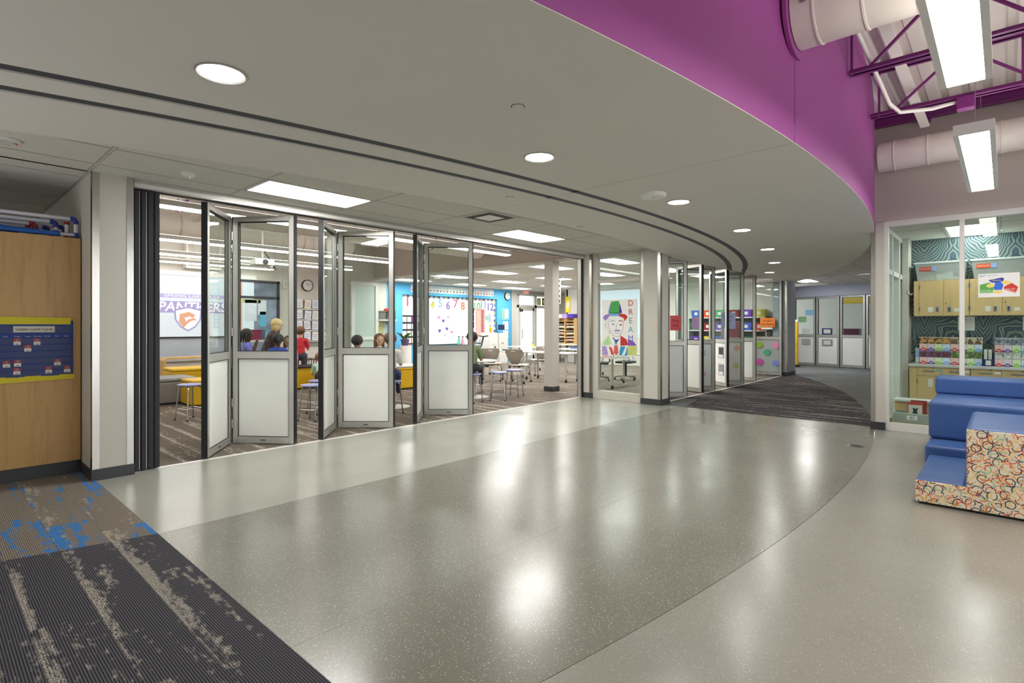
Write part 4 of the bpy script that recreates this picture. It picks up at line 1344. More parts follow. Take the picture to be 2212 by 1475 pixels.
def base_cabinet(label, ya, yb_, mid, fill=None):
    t = thing('base_cabinet', label, 'cabinet', (10.34, 0, 0))
    box('cabinet_body', M_MAPLE_L, (.02, .62, yb_, ya, .1, .80), t)
    box('toe_kick', M_BASE, (.07, .6, yb_, ya, 0, .1), t)
    if fill: box('filler_strip', M_MAPLE_L, (0, .02, fill, ya, .1, .80), t)
    a = fill or ya
    for k, (u, v) in enumerate(((a - .003, mid + .002), (mid - .002, yb_ + .003))):
        d = box('drawer', M_MAPLE_L, (0, .02, v, u, .665, .797), t, bevel=.0015)
        c = (u + v) / 2
        MB().bar((-.014, c + .07, .742), (-.014, c - .07, .742), .02, .018).build('handle', M_HANDLE, d, bevel=.006)
        box('name_label', pm('white', '#f0efec') if (k + len(label)) % 2 else plain('label_teal', '#7cc4cc', .7), (-.002, 0, c - .16, c - .09, .735, .765), d)
        MB().tube([(-.004, c - .05, .782), (0, c - .05, .782)], .008, 10).build('lock', M_DARK, d)
        e = box('door', M_MAPLE_L, (0, .02, v, u, .11, .66), t, bevel=.0015)
        hy = v + .05 if k == 0 else u - .05
        MB().box(-.012, -.002, hy - .02, hy + .02, .50, .58).build('handle', M_HANDLE, e, bevel=.005)
        for q in range(4):
            box('name_label', pm('white', '#f0efec'), (-.002, 0, hy + .05, hy + .11, .50 + q * .03, .523 + q * .03), e)
        hg = MB()
        for z in (.16, .54): hg.box(-.004, 0, u - .012 if k == 0 else v, u if k == 0 else v + .012, z, z + .06)
        hg.build('hinge', M_STEEL, e)
    return t
base_cabinet('maple base cabinet with drawers next to the side glazing', 1.09, .372, .70, 1.0)
base_cabinet('maple base cabinet with a teal drawer label', .368, -.31, .03)
base_cabinet('maple base cabinet mostly hidden by the blue bench', -.314, -1.0, -.65)
wt = box('worktop', plain('grey_laminate_top', '#cfcdc8', .4, var=.03), (10.30, 10.965, -1.2, 1.10, .80, .838), None, bevel=.004)
tag(wt, 'long pale grey laminate worktop over the maple base cabinets', 'worktop')

# boxed book sets in two tiers
LABC = {'red': '#c8303c', 'purple': '#5b3a94', 'green': '#8cc04a', 'blue': '#6fa4dc'}
LABP = {'red': '#f0c4c0', 'purple': '#e6d2e4', 'green': '#dcebc0', 'blue': '#cfdff2'}
PICS = {'pups': ('#3a2414', '#c8985a', 'brown puppies'), 'hare': ('#e8dcc0', '#6e5138', 'a brown hare'), 'koala': ('#b8bcc8', '#75808c', 'a grey koala'),
        'moth': ('#6c5ab0', '#6a2e24', 'a rust-brown moth'), 'fern': ('#a8b878', '#4c5e30', 'green foliage'), 'peak': ('#8c8e90', '#d8d6d2', 'a grey peak')}
def pic_mat(k):
    a, b2, _ = PICS[k]
    nm = 'cover_' + k
    if nm in MATS: return MATS[nm]
    m, nt, b = _new(nm)
    v = world_coords(nt)
    f = noise(nt, v, 26.0, 3.0, .6)
    r = ramp(nt, [(.40, srgb(a)), (.58, srgb(b2))])
    nt.links.new(f, r.inputs[0]); nt.links.new(r.outputs[0], b.inputs['Base Color'])
    b.inputs['Roughness'].default_value = .35
    MATS[nm] = m
    return m
def cover_shape(k, t):
    """the motif on the box front, as a raised flat print"""
    a, b2, _ = PICS[k]
    m = plain('motif_' + k, b2, .5, var=.25, nscale=40)
    if k == 'pups':
        for (y, z, r) in ((-.022, .15, .018), (.02, .145, .02), (0.0, .165, .015)):
            MB().ball((-.0012, y, z), (.001, r, r), 10, 6).build('motif', m, t)
    elif k == 'hare':
        MB().prism([(-.035, .11), (.03, .11), (.034, .15), (.01, .16), (.012, .188), (.002, .188), (-.006, .162), (-.03, .14)], -.0016, -.0006, 'x').build('motif', m, t)
    elif k == 'koala':
        for (y, z, r) in ((-.03, .17, .013), (.03, .17, .013), (0.0, .155, .03)):
            MB().ball((-.0012, y, z), (.001, r, r * .9), 10, 6).build('motif', m, t)
        MB().ball((-.0022, 0, .15), (.001, .006, .009), 8, 6).build('motif', M_INK, t)
    elif k == 'moth':
        MB().prism([(-.040, .185), (-.012, .165), (0, .185), (.012, .165), (.040, .185), (.022, .14), (.025, .11), (-.025, .11), (-.022, .14)], -.0016, -.0006, 'x').build('motif', m, t)
    elif k == 'fern':
        for q in range(5):
            MB().prism([(-.04, .115 + q * .016), (.04, .12 + q * .016), (.0, .13 + q * .016)], -.0016, -.0006, 'x').build('motif', m, t)
    else:
        MB().prism([(-.041, .12), (-.01, .175), (.01, .15), (.026, .18), (.041, .12)], -.0016, -.0006, 'x').build('motif', m, t)
def book_box(ya, yb_, z, pic, lab, label, x=10.42):
    t = thing('book_box', label, 'box', (x, (ya + yb_) / 2, z), 0, 'boxed book sets on the worktop')
    w = abs(ya - yb_) / 2 - .0015
    MB().box(0, .24, -w, w, 0, .204).build('carton', plain('carton_' + lab, LABP[lab], .5), t)
    MB().box(-.0008, 0, -w, w, .104, .202).build('cover_picture', pic_mat(pic), t)
    cover_shape(pic, t)
    MB().box(-.0008, 0, -w, w, .003, .028).build('colour_band', plain('band_' + lab, LABC[lab], .5), t)
    MB().prism([(-w * .62, .002), (w * .62, .002), (w * .5, .042), (0, .05), (-w * .5, .042)], -.002, -.0008, 'x').build('label_badge', plain('band_' + lab, LABC[lab], .5), t)
    MB().box(-.0026, -.002, -w * .4, w * .4, .016, .028).build('label_text', M_WHITEP, t)
ys_ = [.973, .876, .787, .693, .600, .504, .414, .326, .239]
L4 = ['red', 'purple', 'green', 'blue']
for tier, (pa, pb_) in enumerate((('moth', 'fern'), ('pups', 'hare'))):
    z = .838 + tier * .205
    nm = ('lower tier', 'upper tier')[tier]
    for k in range(8):
        pic = pa if k < 4 else pb_
        lab = L4[k % 4]
        book_box(ys_[k], ys_[k + 1], z, pic, lab, 'book set box with %s and a %s label, %s' % (PICS[pic][2], lab, nm))
    for k in range(6):
        ya = .106 - k * .0925
        pic = ('peak', 'koala')[tier]
        lab = L4[k % 4] if k < 4 else L4[k % 4]
        if k < 4:
            book_box(ya, ya - .0925, z, pic, lab, 'book set box with %s and a %s label, %s' % (PICS[pic][2], lab, nm))
bb = thing('slim_carton', 'slim pale blue carton at the glazing end of the worktop', 'box', (10.46, 1.0, .838))
MB().box(0, .2, -.022, .026, 0, .24).build('carton', plain('pale_blue_card', '#a7c6e6', .6, var=.15, nscale=40), bb)
MB().box(-.001, 0, -.015, .02, .03, .1).build('carton_label', M_WHITEP, bb)
nb = thing('binder_bin', 'navy plastic bin with a white label standing among the book boxes', 'bin', (10.40, .173, .838))
f = MB(); f.box(0, .25, -.062, -.058, .0, .105); f.box(0, .25, .058, .062, 0, .105); f.box(0, .004, -.062, .062, 0, .10); f.box(.246, .25, -.062, .062, 0, .16); f.box(0, .25, -.062, .062, 0, .004)
f.build('bin_shell', plain('navy_plastic', '#27306e', .35), nb)
MB().box(-.0015, 0, -.03, .03, .015, .085).build('bin_label', M_WHITEP, nb)
for k, (y, l) in enumerate(((.03, 'white ring binder leaning in the navy bin, next to the hare boxes'), (-.018, 'white ring binder leaning in the navy bin, next to the koala boxes'))):
    o = thing('ring_binder', l, 'binder', (10.41, .173 + y, .843))
    MB().box(.002, .18, -.018, .018, 0, .235).build('cover', M_WHITEP, o)
    MB().box(0.0, .002, -.012, .012, .03, .2).build('spine_label', pm('cream', '#d9d6ca'), o)
for k, (ya, yb_, l) in enumerate(((.54, .34, 'white notice sheet taped on the agate wallpaper behind the mullion'), (-.20, -.38, 'white notice sheet taped on the agate wallpaper over the koala boxes'))):
    o = thing('notice_sheet', l, 'paper', (10.966, 0, 0))
    MB().box(-.003, 0, yb_, ya, 1.35, 1.565).build('sheet', pm('white', '#f0efec'), o)
    for q in range(6): box('print_line', M_GROOVE, (-.0036, -.003, yb_ + .03, ya - .02, 1.39 + q * .026, 1.393 + q * .026), o)

def tote(label, ya, yb_, z, content, tagc):
    t = thing('storage_tote', label, 'storage tote', (10.63, (ya + yb_) / 2, z))
    w = abs(ya - yb_) / 2
    M = glass('tote_plastic', '#dfe6e2', haze=.42)
    h = .26
    vs = []
    for zz, s, d in ((0, .90, .03), (h, 1.0, 0.0)):
        vs += [(d, -w * s, zz), (.34 - d, -w * s, zz), (.34 - d, w * s, zz), (d, w * s, zz)]
    MB().add(vs, [(0, 3, 2, 1), (0, 1, 5, 4), (1, 2, 6, 5), (2, 3, 7, 6), (3, 0, 4, 7)]).build('tub', M, t)
    MB().box(-.012, .352, -w - .012, w + .012, h, h + .03).build('lid', plain('tote_lid', '#c9d2d0', .35, var=.03), t, bevel=.006)
    box('tote_label', plain('label_' + tagc, tagc, .6), (.005, .010, w * .35, w * .82, .15, .215), t)
    text('MATH KIT', .030, M_WHITEP, t, (.0045, w * .585, .183), ROT_X)
    box('tote_label', plain('label_blue', '#8aa6dc', .6), (.005, .010, w * .16, w * .34, .15, .215), t)
    for k in range(5):
        a = -w * .8 + k * w * .33
        MB().box(.05, .30, a, a + w * .3, .012, .05 + .025 * ((k * 7) % 4)).build('folded_stack', plain('stack%d_%s' % (k, content[k]), content[k], .8), t)
    return t
tote('clear tote with a red label standing over the first wall cabinet', 1.05, .42, 2.128, ('#e9e9ee', '#dfe2ea', '#eceae4', '#cfd6b0', '#d9b7b9'), '#c23a2a')
tote('clear tote with an orange label standing over the second wall cabinet', .37, -.30, 2.128, ('#b49a80', '#c3a88a', '#8fb4d2', '#d9d58e', '#dcd79c'), '#d9571e')
tote('clear tote at the far end over the third wall cabinet', -.36, -.98, 2.128, ('#dddddd', '#cccccc', '#dcd9cc', '#c9ccd2', '#dddddd'), '#b9bcc4')

sg = thing('printed_sign', 'white printed sign with green, blue and red shapes taped on the storeroom glass', 'sign', (8.942, .054, 1.923))
MB().box(-.002, 0, -.19, .19, -.146, .146).build('sheet', plain('sign_white', '#f2f1ef', .5, var=.01), sg)
def flat(poly, c, d=.0026):
    MB().prism([(-u, z) for u, z in poly], -d, -.002, 'x').build('printed_shape', plain('ink' + c, c, .5, var=.02), sg)
flat([(-.175, -.095), (-.055, -.095), (-.04, -.02), (-.085, .035), (-.175, .01)], '#58ad4c')
flat([(-.175, -.095), (-.055, -.095), (-.05, -.065), (-.175, -.07)], '#8fcf80', .0028)
flat([(-.04, -.06), (.03, -.06), (.045, 0.0), (.02, .04), (-.03, .04), (-.045, -.01)], '#2f6fe0', .0027)
flat([(-.095, .065), (.03, .09), (.05, .08), (.042, .045), (-.06, .03)], '#1a2ca0', .0029)
flat([(.045, -.06), (.155, -.105), (.175, -.03), (.12, .02), (.05, -.02)], '#d83a2c', .0028)
flat([(.045, -.06), (.155, -.105), (.16, -.085), (.05, -.045)], '#ee8f80', .003)
for (u, z, a, b2) in ((-.075, -.005, .04, .024), (.068, .028, .042, .024), (-.005, -.085, .05, .02)):
    flat([(u + a * cos(k * pi / 8), z + b2 * sin(k * pi / 8)) for k in range(16)], '#f2dc7a', .0031)
text('SLP', .034, plain('sign_navy', '#2a2f8c', .5), sg, (-.0024, .155, .118), ROT_X, shear=.3)
text('DESIGN', .026, M_WHITEP, sg, (-.0032, .02, .057), (R(90), R(0), R(-90)))
text('DISCOVER', .020, M_WHITEP, sg, (-.0032, .12, -.06), ROT_X)
text('DELIVER', .024, M_WHITEP, sg, (-.0032, -.105, -.055), (R(90), 0, R(-90)))
text('Ready. Set. Learn.', .014, plain('sign_navy', '#2a2f8c', .5), sg, (-.0024, .06, .122), ROT_X)

# cart of clear bins and books just inside the glass
def clear_bin(label, x0, x1, ya, yb_, z, h, lab=None):
    t = thing('clear_bin', label, 'bin', ((x0 + x1) / 2, (ya + yb_) / 2, z))
    a, b2 = (x1 - x0) / 2, abs(ya - yb_) / 2
    M = glass('bin_plastic', '#e4e8e0', haze=.35)
    f = MB()
    f.box(-a, a, -b2, b2, 0, .004); f.box(-a, -a + .004, -b2, b2, .004, h); f.box(a - .004, a, -b2, b2, .004, h); f.box(-a, a, -b2, -b2 + .004, .004, h); f.box(-a, a, b2 - .004, b2, .004, h)
    f.build('bin_shell', M, t)
    r = MB()
    r.box(-a - .008, a + .008, -b2 - .008, -b2, h - .012, h); r.box(-a - .008, a + .008, b2, b2 + .008, h - .012, h); r.box(-a - .008, -a, -b2, b2, h - .012, h); r.box(a, a + .008, -b2, b2, h - .012, h)
    r.build('bin_rim', plain('bin_rim', '#d4d8d0', .35), t)
    if lab:
        box('bin_label', pm('white', '#f0efec'), (-a - .003, -a - .001, -.06, .06, h * .3, h * .75), t)
        text(lab, .05, M_INK, t, (-a - .0035, 0, h * .52), ROT_X)
    return t
cs = thing('book_cart', 'low pale shelf carrying clear book bins inside the storeroom glass', 'shelf', (9.10, .97, 0))
f = MB(); f.box(0, .50, -.27, .19, .06, .10); f.box(0, .03, -.27, .19, 0, .06); f.box(.47, .50, -.27, .19, 0, .06); f.box(.28, .50, -.27, .19, .10, .36); f.build('shelf_body', M_MAPLE_L, cs)
MB().box(.24, .52, -.28, .20, .36, .385).build('shelf_top', M_WHITEP, cs)
clear_bin('clear bin lettered B5 on the low shelf inside the glass', 9.11, 9.36, 1.14, .72, .101, .13, 'B5')
bkm = [('#c0392b', 'red picture book with a cream cover panel leaning in the clear bin'), ('#8e2f2a', 'dark red book standing behind the red picture book')]
for k, (c, l) in enumerate(bkm):
    o = thing('picture_book', l, 'book', (9.16 + k * .06, .90 - k * .03, .112), R(8 - 5 * k))
    o.rotation_euler = (0, R(12), R(8 - 5 * k))
    MB().box(0, .012, -.09, .09, 0, .27 + k * .02).build('cover', plain('book' + c, c, .5), o)
    MB().box(.002, .010, -.086, .093, .004, .266).build('pages', pm('cream', '#d9d6ca'), o)
    if k == 0:
        MB().box(-.001, 0, -.075, .075, .06, .23).build('cover_panel', pm('cream', '#d9d6ca'), o)
        MB().prism([(-.03, .10), (.035, .11), (.02, .15), (.03, .19), (-.01, .18), (-.035, .20), (-.02, .15)], -.0018, -.001, 'x').build('cover_figure', M_INK, o)
for k in range(3):
    o = thing('thin_book', ['cream paperback lying in the clear bin', 'grey paperback lying in the clear bin under the cream one', 'yellow paperback at the bottom of the clear bin'][k], 'book', (9.15, 1.058, .107 + (2 - k) * .032), R(3 * k - 3))
    MB().box(0, .15, -.06, .06, 0, .028).build('cover', plain('thin%d' % k, ('#d8cfae', '#9a9c9c', '#d9c94a')[k], .6), o)
    MB().box(.004, .151, -.061, .056, .004, .024).build('pages', pm('cream', '#d9d6ca'), o)
# hook on the side wall
hk = thing('coat_hook', 'small white coat hook on the storeroom side frame', 'hook', (10.60, 1.128, 1.93))
MB().tube([(0, 0, .05), (0, -.01, 0), (0, -.035, -.02), (0, -.05, .01)], .007, 8).build('hook_arm', M_WHITEP, hk, smooth=True)
MB().box(-.012, .012, 0, .006, 0, .07).build('hook_plate', M_WHITEP, hk)
# ================================================================== poster on the bay window
ps = thing('window_poster', 'large drawn poster of a man in a multicoloured hat, lettered DREAM, on the bay window', 'poster', (9.018, 5.44, 1.36))
MB().box(-.002, 0, -.39, .39, -.575, .565).build('sheet', plain('poster_paper', '#f3f2f0', .7, var=.02), ps)
PC = {}
def pf(poly, c, d=.0028):
    """flat printed shape; u runs to the viewer's side, v up, in poster units"""
    if c not in PC: PC[c] = plain('poster_' + c, c, .7, var=.14, nscale=30)
    MB().prism([(-u, v) for u, v in poly], -d, -.002, 'x').build('printed_shape', PC[c], ps)
def pl(pts, w, c, d=.0032):
    if c not in PC: PC[c] = plain('poster_' + c, c, .7, var=.1, nscale=30)
    mb = MB()
    for (a, b2), (c2, d2) in zip(pts, pts[1:]):
        mb.bar((-d, -a, b2), (-d, -c2, d2), w, .0006, up=(1, 0, 0))
    mb.build('printed_line', PC[c], ps)
# hat
pf([(-.21, .30), (.0, .30), (.0, .54), (-.17, .53)], '#46a84e'); pf([(-.25, .31), (-.20, .30), (-.17, .52), (-.20, .47)], '#7fb4d8'); pf([(.0, .30), (.07, .31), (.03, .45), (.005, .50)], '#3a3aa0')
pf([(-.21, .25), (.0, .25), (.0, .31), (-.21, .31)], '#6fb0dc'); pf([(-.36, .22), (-.31, .16), (-.25, .21), (-.21, .26), (-.21, .30), (-.32, .27)], '#9a7cc8'); pf([(.0, .25), (.10, .21), (.12, .15), (.19, .23), (.14, .28), (.0, .30)], '#c8322e')
# head outline, features
pl([(-.24, .22), (-.24, .06), (-.20, -.03), (-.12, -.13), (-.03, -.15), (.05, -.10), (.09, .02), (.10, .17)], .007, '#7d7a88')
pl([(-.29, .13), (-.31, .08), (-.28, .02), (-.25, .02)], .007, '#9a90a0')
pl([(-.19, .14), (-.14, .17), (-.09, .15)], .014, '#5fb0c4'); pl([(-.01, .15), (.04, .17), (.08, .14)], .014, '#a84038')
pf([(-.17, .09), (-.13, .11), (-.09, .09), (-.13, .075)], '#6fa8b8'); pf([(.0, .08), (.04, .10), (.07, .08), (.04, .065)], '#8a4a44')
pl([(-.05, .09), (-.07, .0), (-.03, -.02), (.0, .0)], .007, '#8a8098'); pf([(-.13, -.03), (-.03, -.012), (.05, -.03), (.0, -.045), (-.09, -.045)], '#8f86c0'); pl([(-.10, -.07), (-.03, -.09), (.04, -.07)], .009, '#a08ab4')
pl([(-.22, -.02), (-.21, -.10)], .01, '#d07a78')
# coat and shirt
pf([(-.33, -.22), (-.22, -.12), (-.17, -.28), (-.28, -.32), (-.38, -.30)], '#b5dca0'); pf([(-.38, -.33), (-.28, -.33), (-.24, -.50), (-.38, -.50)], '#b49fd8')
pf([(-.14, -.15), (-.06, -.21), (.0, -.18), (-.01, -.22), (-.06, -.25), (-.14, -.18)], '#3f7fd0'); pf([(-.10, -.22), (-.03, -.22), (-.045, -.30), (-.09, -.30)], '#6fa4dc'); pf([(-.10, -.31), (-.03, -.31), (-.01, -.45), (-.06, -.50), (-.12, -.45)], '#d8635c')
pf([(-.23, -.33), (-.16, -.36), (-.10, -.50), (-.17, -.49)], '#d6504e')
pf([(.03, -.12), (.16, -.19), (.20, -.30), (.03, -.32)], '#c8322e'); pf([(.19, -.18), (.30, -.22), (.38, -.31), (.19, -.31)], '#8a5fc0'); pf([(.19, -.315), (.38, -.315), (.38, -.49), (.19, -.49)], '#cdd67c'); pf([(.03, -.33), (.14, -.33), (.06, -.50), (.0, -.50)], '#2f98cc'); pf([(.18, -.33), (.185, -.33), (.185, -.50), (.12, -.50)], '#2f98cc')
for k, (ch_, c) in enumerate(zip('DREAM', ('#c23838', '#b04a50', '#4f9a78', '#3fa0c8', '#6a78cc'))):
    text(ch_, .155, plain('pl_' + c, c, .6), ps, (-.0034, -.25, .485 - k * .165), ROT_X, name='poster_lettering')
wds = [('Dr.', '#c8504e', -.335), ('Martin', '#b8608c', -.215), ('Luther', '#4a9a5a', -.02), ('King,', '#4f8f80', .165), ('Jr.', '#7a90c8', .315)]
for b_, c, u in wds:
    text(b_, .098, plain('pl_' + c, c, .6), ps, (-.0034, -u, -.535), ROT_X, name='poster_lettering', sx=.78)

# ================================================================== classroom: back wall pieces
YW = 14.595
def wallthing(name, label, cat, x, z, group=None, y=YW):
    return thing(name, label, cat, (x, y, z), 0, group)
def panel(t, name, x0, x1, z0, z1, mat, d0=-.006, d1=0.0):
    return MB().box(x0, x1, d0, d1, z0, z1).build(name, mat, t)
M_LAV = plain('lavender_print', '#b9b0dc', .6, var=.02); M_LAVD = plain('lavender_dark', '#8f86c4', .6); M_ORG = plain('orange_print', '#f0a37a', .6)
sc = wallthing('projection_screen', 'wide wall screen with a lavender school logo projected on it', 'screen', 3.2, 1.16)
def scr(name, c, s):
    return emit(name, c, s)
panel(sc, 'screen_surface', 0, 2.75, 0, 1.47, emit('screen_lit', '#e9f4fb', .28, .35), -.05, -.03)
panel(sc, 'screen_case', -.05, 2.8, 1.47, 1.57, M_WHITEP, -.08, 0)
panel(sc, 'bottom_bar', -.02, 2.77, -.03, .005, M_BLACK, -.055, -.025)
panel(sc, 'logo_banner', .50, 2.12, .93, 1.025, emit('logo_lav', '#cac2ee', 0.25, .35), -.053, -.05)
panel(sc, 'logo_banner', .42, 2.20, .575, .85, emit('logo_lav2', '#beb4ea', 0.23, .35), -.053, -.05)
text('SPRING LAKE PARK', .095, emit('logo_white', '#ffffff', 0.34, .35), sc, (1.31, -.056, .975), ROT_Y, sx=1.5)
text('PANTHERS', .31, emit('logo_white', '#ffffff', 0.34, .35), sc, (1.31, -.056, .71), ROT_Y, bold=.006, shear=.15, sx=1.0)
shp = lambda s: [(1.20 + s * u, .43 + s * v) for u, v in ((-.30, .22), (0, .30), (.30, .22), (.28, -.02), (.16, -.20), (0, -.30), (-.16, -.20), (-.28, -.02))]
MB().prism(shp(1.0), -.060, -.056, 'y').build('logo_shield', emit('logo_lav3', '#b4aae0', 0.23, .35), sc)
MB().prism(shp(.88), -.063, -.060, 'y').build('logo_shield', emit('logo_white', '#ffffff', 0.34, .35), sc)
MB().prism([(1.02, .55), (1.22, .60), (1.36, .52), (1.30, .46), (1.40, .40), (1.28, .39), (1.20, .33), (1.10, .22), (1.0, .36)], -.066, -.063, 'y').build('logo_mark', emit('logo_orange', '#f4b894', 0.25, .35), sc)
MB().prism([(1.12, .46), (1.24, .49), (1.30, .44), (1.20, .42), (1.16, .36)], -.068, -.066, 'y').build('logo_mark', emit('logo_white', '#ffffff', 0.34, .35), sc)
panel(sc, 'colour_stripe', 2.28, 2.45, 0, 1.4, emit('logo_orange', '#f4b894', 0.25, .35), -.053, -.05)
wb = wallthing('whiteboard', 'bluish whiteboard under the projection screen', 'whiteboard', 3.0, .60)
panel(wb, 'board', 0, 2.5, 0, .5, plain('board_blue', '#b4c0ce', .25, var=.03), -.03, 0)
panel(wb, 'board_trim', -.02, 2.52, -.03, 0, M_ALU, -.05, 0)

dr = root_struct('door_1', 'dark framed glazed door with transom beside the screen')
f = MB()
for a in ((5.55, 5.60, 0, 2.62), (6.55, 6.62, 0, 2.62)): f.box(a[0], a[1], 14.52, 14.6, a[2], a[3])
f.box(5.55, 6.62, 14.52, 14.6, 2.56, 2.62); f.box(5.55, 6.62, 14.52, 14.6, 2.14, 2.20)
f.build('door_frame', M_DARK, dr)
panel_ = lambda p, n, x0, x1, z0, z1, m, y0=14.55, y1=14.565: MB().box(x0, x1, y0, y1, z0, z1).build(n, m, p)
panel_(dr, 'pane', 5.60, 6.55, 2.20, 2.56, plain('dusky_glass', '#7b8698', .1, var=.3, nscale=4))
panel_(dr, 'pane', 5.60, 6.55, 0.10, 2.14, plain('dusky_glass2', '#8f9db2', .1, var=.35, nscale=3))
for i, (x, z, w, h, c) in enumerate(((5.72, 1.55, .30, .55, '#dfe8f4'), (6.05, 1.72, .22, .38, '#dce4ee'), (6.1, 1.40, .16, .4, '#68b8dc'), (5.62, 2.02, .5, .1, '#b8c48c'))):
    panel_(dr, 'taped_sheet', x, x + w, z, z + h, plain('sheet%d' % i, c, .7), 14.54, 14.549)
spk = wallthing('wall_speaker', 'small white speaker box on the wall beside the dark framed door', 'speaker', 6.72, 2.45)
panel(spk, 'speaker_box', 0, .2, 0, .2, M_WHITEP, -.06, 0); panel(spk, 'grille', .02, .18, .02, .18, M_GRID, -.064, -.06)
def clock(label, x, z, r):
    t = wallthing('wall_clock', label, 'clock', x, z)
    n = 36
    MB().tube([(0, -.05, 0), (0, 0, 0)], r, n).build('rim', M_BLACK, t, smooth=True)
    MB().tube([(0, -.053, 0), (0, -.048, 0)], r * .86, n).build('dial', M_WHITEP, t)
    for k in range(12):
        a = k * pi / 6
        MB().bar((r * .70 * sin(a), -.0545, r * .70 * cos(a)), (r * .80 * sin(a), -.0545, r * .80 * cos(a)), .006, .002, up=(0, 1, 0)).build('hour_mark', M_INK, t)
    for a, L, w in ((R(-28), .5, .012), (R(62), .72, .008)):
        MB().bar((0, -.056, 0), (r * L * sin(a), -.056, r * L * cos(a)), w, .002, up=(0, 1, 0)).build('hand', M_INK, t)
clock('round black-rimmed clock on the grey wall over the paper rack', 7.43, 2.56, .165)
clock('round black-rimmed clock on the blue wall', 15.75, 2.60, .165)
rk = wallthing('paper_rack', 'grey wall rack filled with white papers under the clock', 'rack', 7.05, .85)
panel(rk, 'rack_board', 0, .95, 0, 1.30, plain('rack_grey', '#8d8b86', .6), -.03, 0)
for k in range(4): panel(rk, 'rack_rail', 0, .95, .12 + k * .30, .16 + k * .30, M_ALU, -.06, -.03)
rd = random.Random(3)
for r_ in range(4):
    for c_ in range(4):
        x = .04 + c_ * .23; z = .17 + r_ * .30
        o = thing('paper_sheet', 'handout in the %s row of the paper rack, %s' % (('bottom', 'second lowest', 'second highest', 'top')[r_], ('next to the dark framed door', 'second pocket from the door', 'third pocket from the door', 'next to the glass partition')[c_]), 'paper', (7.05 + x, YW - .064 - .002 * c_, .85 + z), 0, 'handouts in the paper rack')
        o.rotation_euler = (0, R(rd.uniform(-8, 8)), 0)
        cc = rd.choice(('#eeeeec', '#e6e9f2', '#f0e6da', '#dfe6f4'))
        MB().box(0, .19, -.002, 0, 0, .24).build('sheet', plain('sheet' + cc, cc, .8), o)
        for q in range(3): MB().box(.03, .15, -.003, -.002, .05 + q * .05, .065 + q * .05).build('print_block', plain('print%d' % (r_ % 3), ('#9aa7c4', '#b8b0a4', '#8fb0b4')[r_ % 3], .8), o)
pt = thing('glass_partition', 'white framed partition with a pale green frosted pane standing before the back wall', 'partition', (8.62, 14.25, 0))
f = MB(); f.box(0, .11, -.03, .03, 0, 2.74); f.box(.82, .92, -.03, .03, 0, 2.74); f.box(.11, .82, -.03, .03, 2.64, 2.74); f.box(.11, .82, -.03, .03, 1.0, 1.1); f.box(.11, .82, -.03, .03, 0, .1)
f.build('partition_frame', M_WHITEP, pt)
MB().box(.11, .82, -.008, .008, 1.1, 2.64).build('pane', plain('frosted_green', '#c3d2cc', .25, var=.02), pt)
MB().box(.11, .82, -.008, .008, .1, 1.0).build('pane', MATS['frosted_green'], pt)
for z in (.4, 1.3, 2.3): MB().tube([(-.012, -.035, z), (-.012, -.035, z + .12)], .014, 10).build('hinge', M_STEEL, pt)
sh = thing('wall_shelf', 'white wall shelf carrying two perforated crates', 'shelf', (9.50, 14.22, 1.58))
MB().box(0, .72, 0, .38, 0, .04).build('shelf_board', M_WHITEP, sh)
for x in (.05, .65): MB().box(x, x + .02, .02, .38, -.12, 0).build('bracket', M_WHITEP, sh)
M_CRATE = plain('crate_grey', '#8f8a86', .5)
for k, l in enumerate(('grey perforated crate on the wall shelf, nearer the partition', 'grey perforated crate on the wall shelf, nearer the blue wall')):
    t = thing('plastic_crate', l, 'crate', (9.53 + k * .35, 14.25, 1.621))
    f = MB()
    f.box(0, .32, 0, .3, 0, .01)
    for x in (0, .312): f.box(x, x + .008, 0, .3, .01, .26)
    f.box(0, .32, .292, .3, .01, .26)
    for i in range(7): f.box(i * .045 + .0, i * .045 + .02, 0, .008, .01, .26)
    for j in range(5): f.box(0, .32, 0, .008, .01 + j * .06, .03 + j * .06)
    f.build('crate_shell', M_CRATE, t)
    MB().box(-.004, .324, -.006, .304, .25, .27).build('crate_rim', M_CRATE, t)
    MB().box(.03, .29, .03, .28, .012, .2).build('papers_inside', M_WHITEP, t)
bl_ = thing('ball_cap', 'red cap resting on the crate by the blue wall', 'cap', (9.98, 14.36, 1.892))
MB().lathe([(.13, 0), (.125, .04), (.09, .08), (0, .095)], n=20).build('crown', plain('cap_red', '#d8382c', .6), bl_, smooth=True)
MB().box(-.07, .07, -.2, -.1, 0, .012).build('brim', MATS['cap_red'], bl_)
for i, (x, z, w, h, c, l) in enumerate(((9.52, 1.22, .16, .28, '#eceae6', 'white timetable sheet under the crate shelf'), (9.72, 1.20, .22, .34, '#e4e2a8', 'yellow-flower picture sheet under the crate shelf'), (9.52, .82, .15, .30, '#c9b9c4', 'patterned strip pinned under the timetable'), (9.70, .85, .26, .28, '#9fa2dc', 'periwinkle notice under the flower picture'), (9.97, 1.25, .13, .25, '#f0efec', 'white sheet pinned next to the blue wall'))):
    t = wallthing('pinned_sheet', l, 'paper', x, z)
    panel(t, 'sheet', 0, w, 0, h, plain('pin%d' % i, c, .8, var=.1, nscale=30))
    for q in range(3): panel(t, 'print_line', .02, w - .02, h * .2 + q * h * .22, h * .2 + q * h * .22 + .015, plain('pinink%d' % i, ('#8a8a90', '#c8b838', '#4a3a52', '#5a5cb0', '#9a9aa0')[i], .8), -.008, -.006)

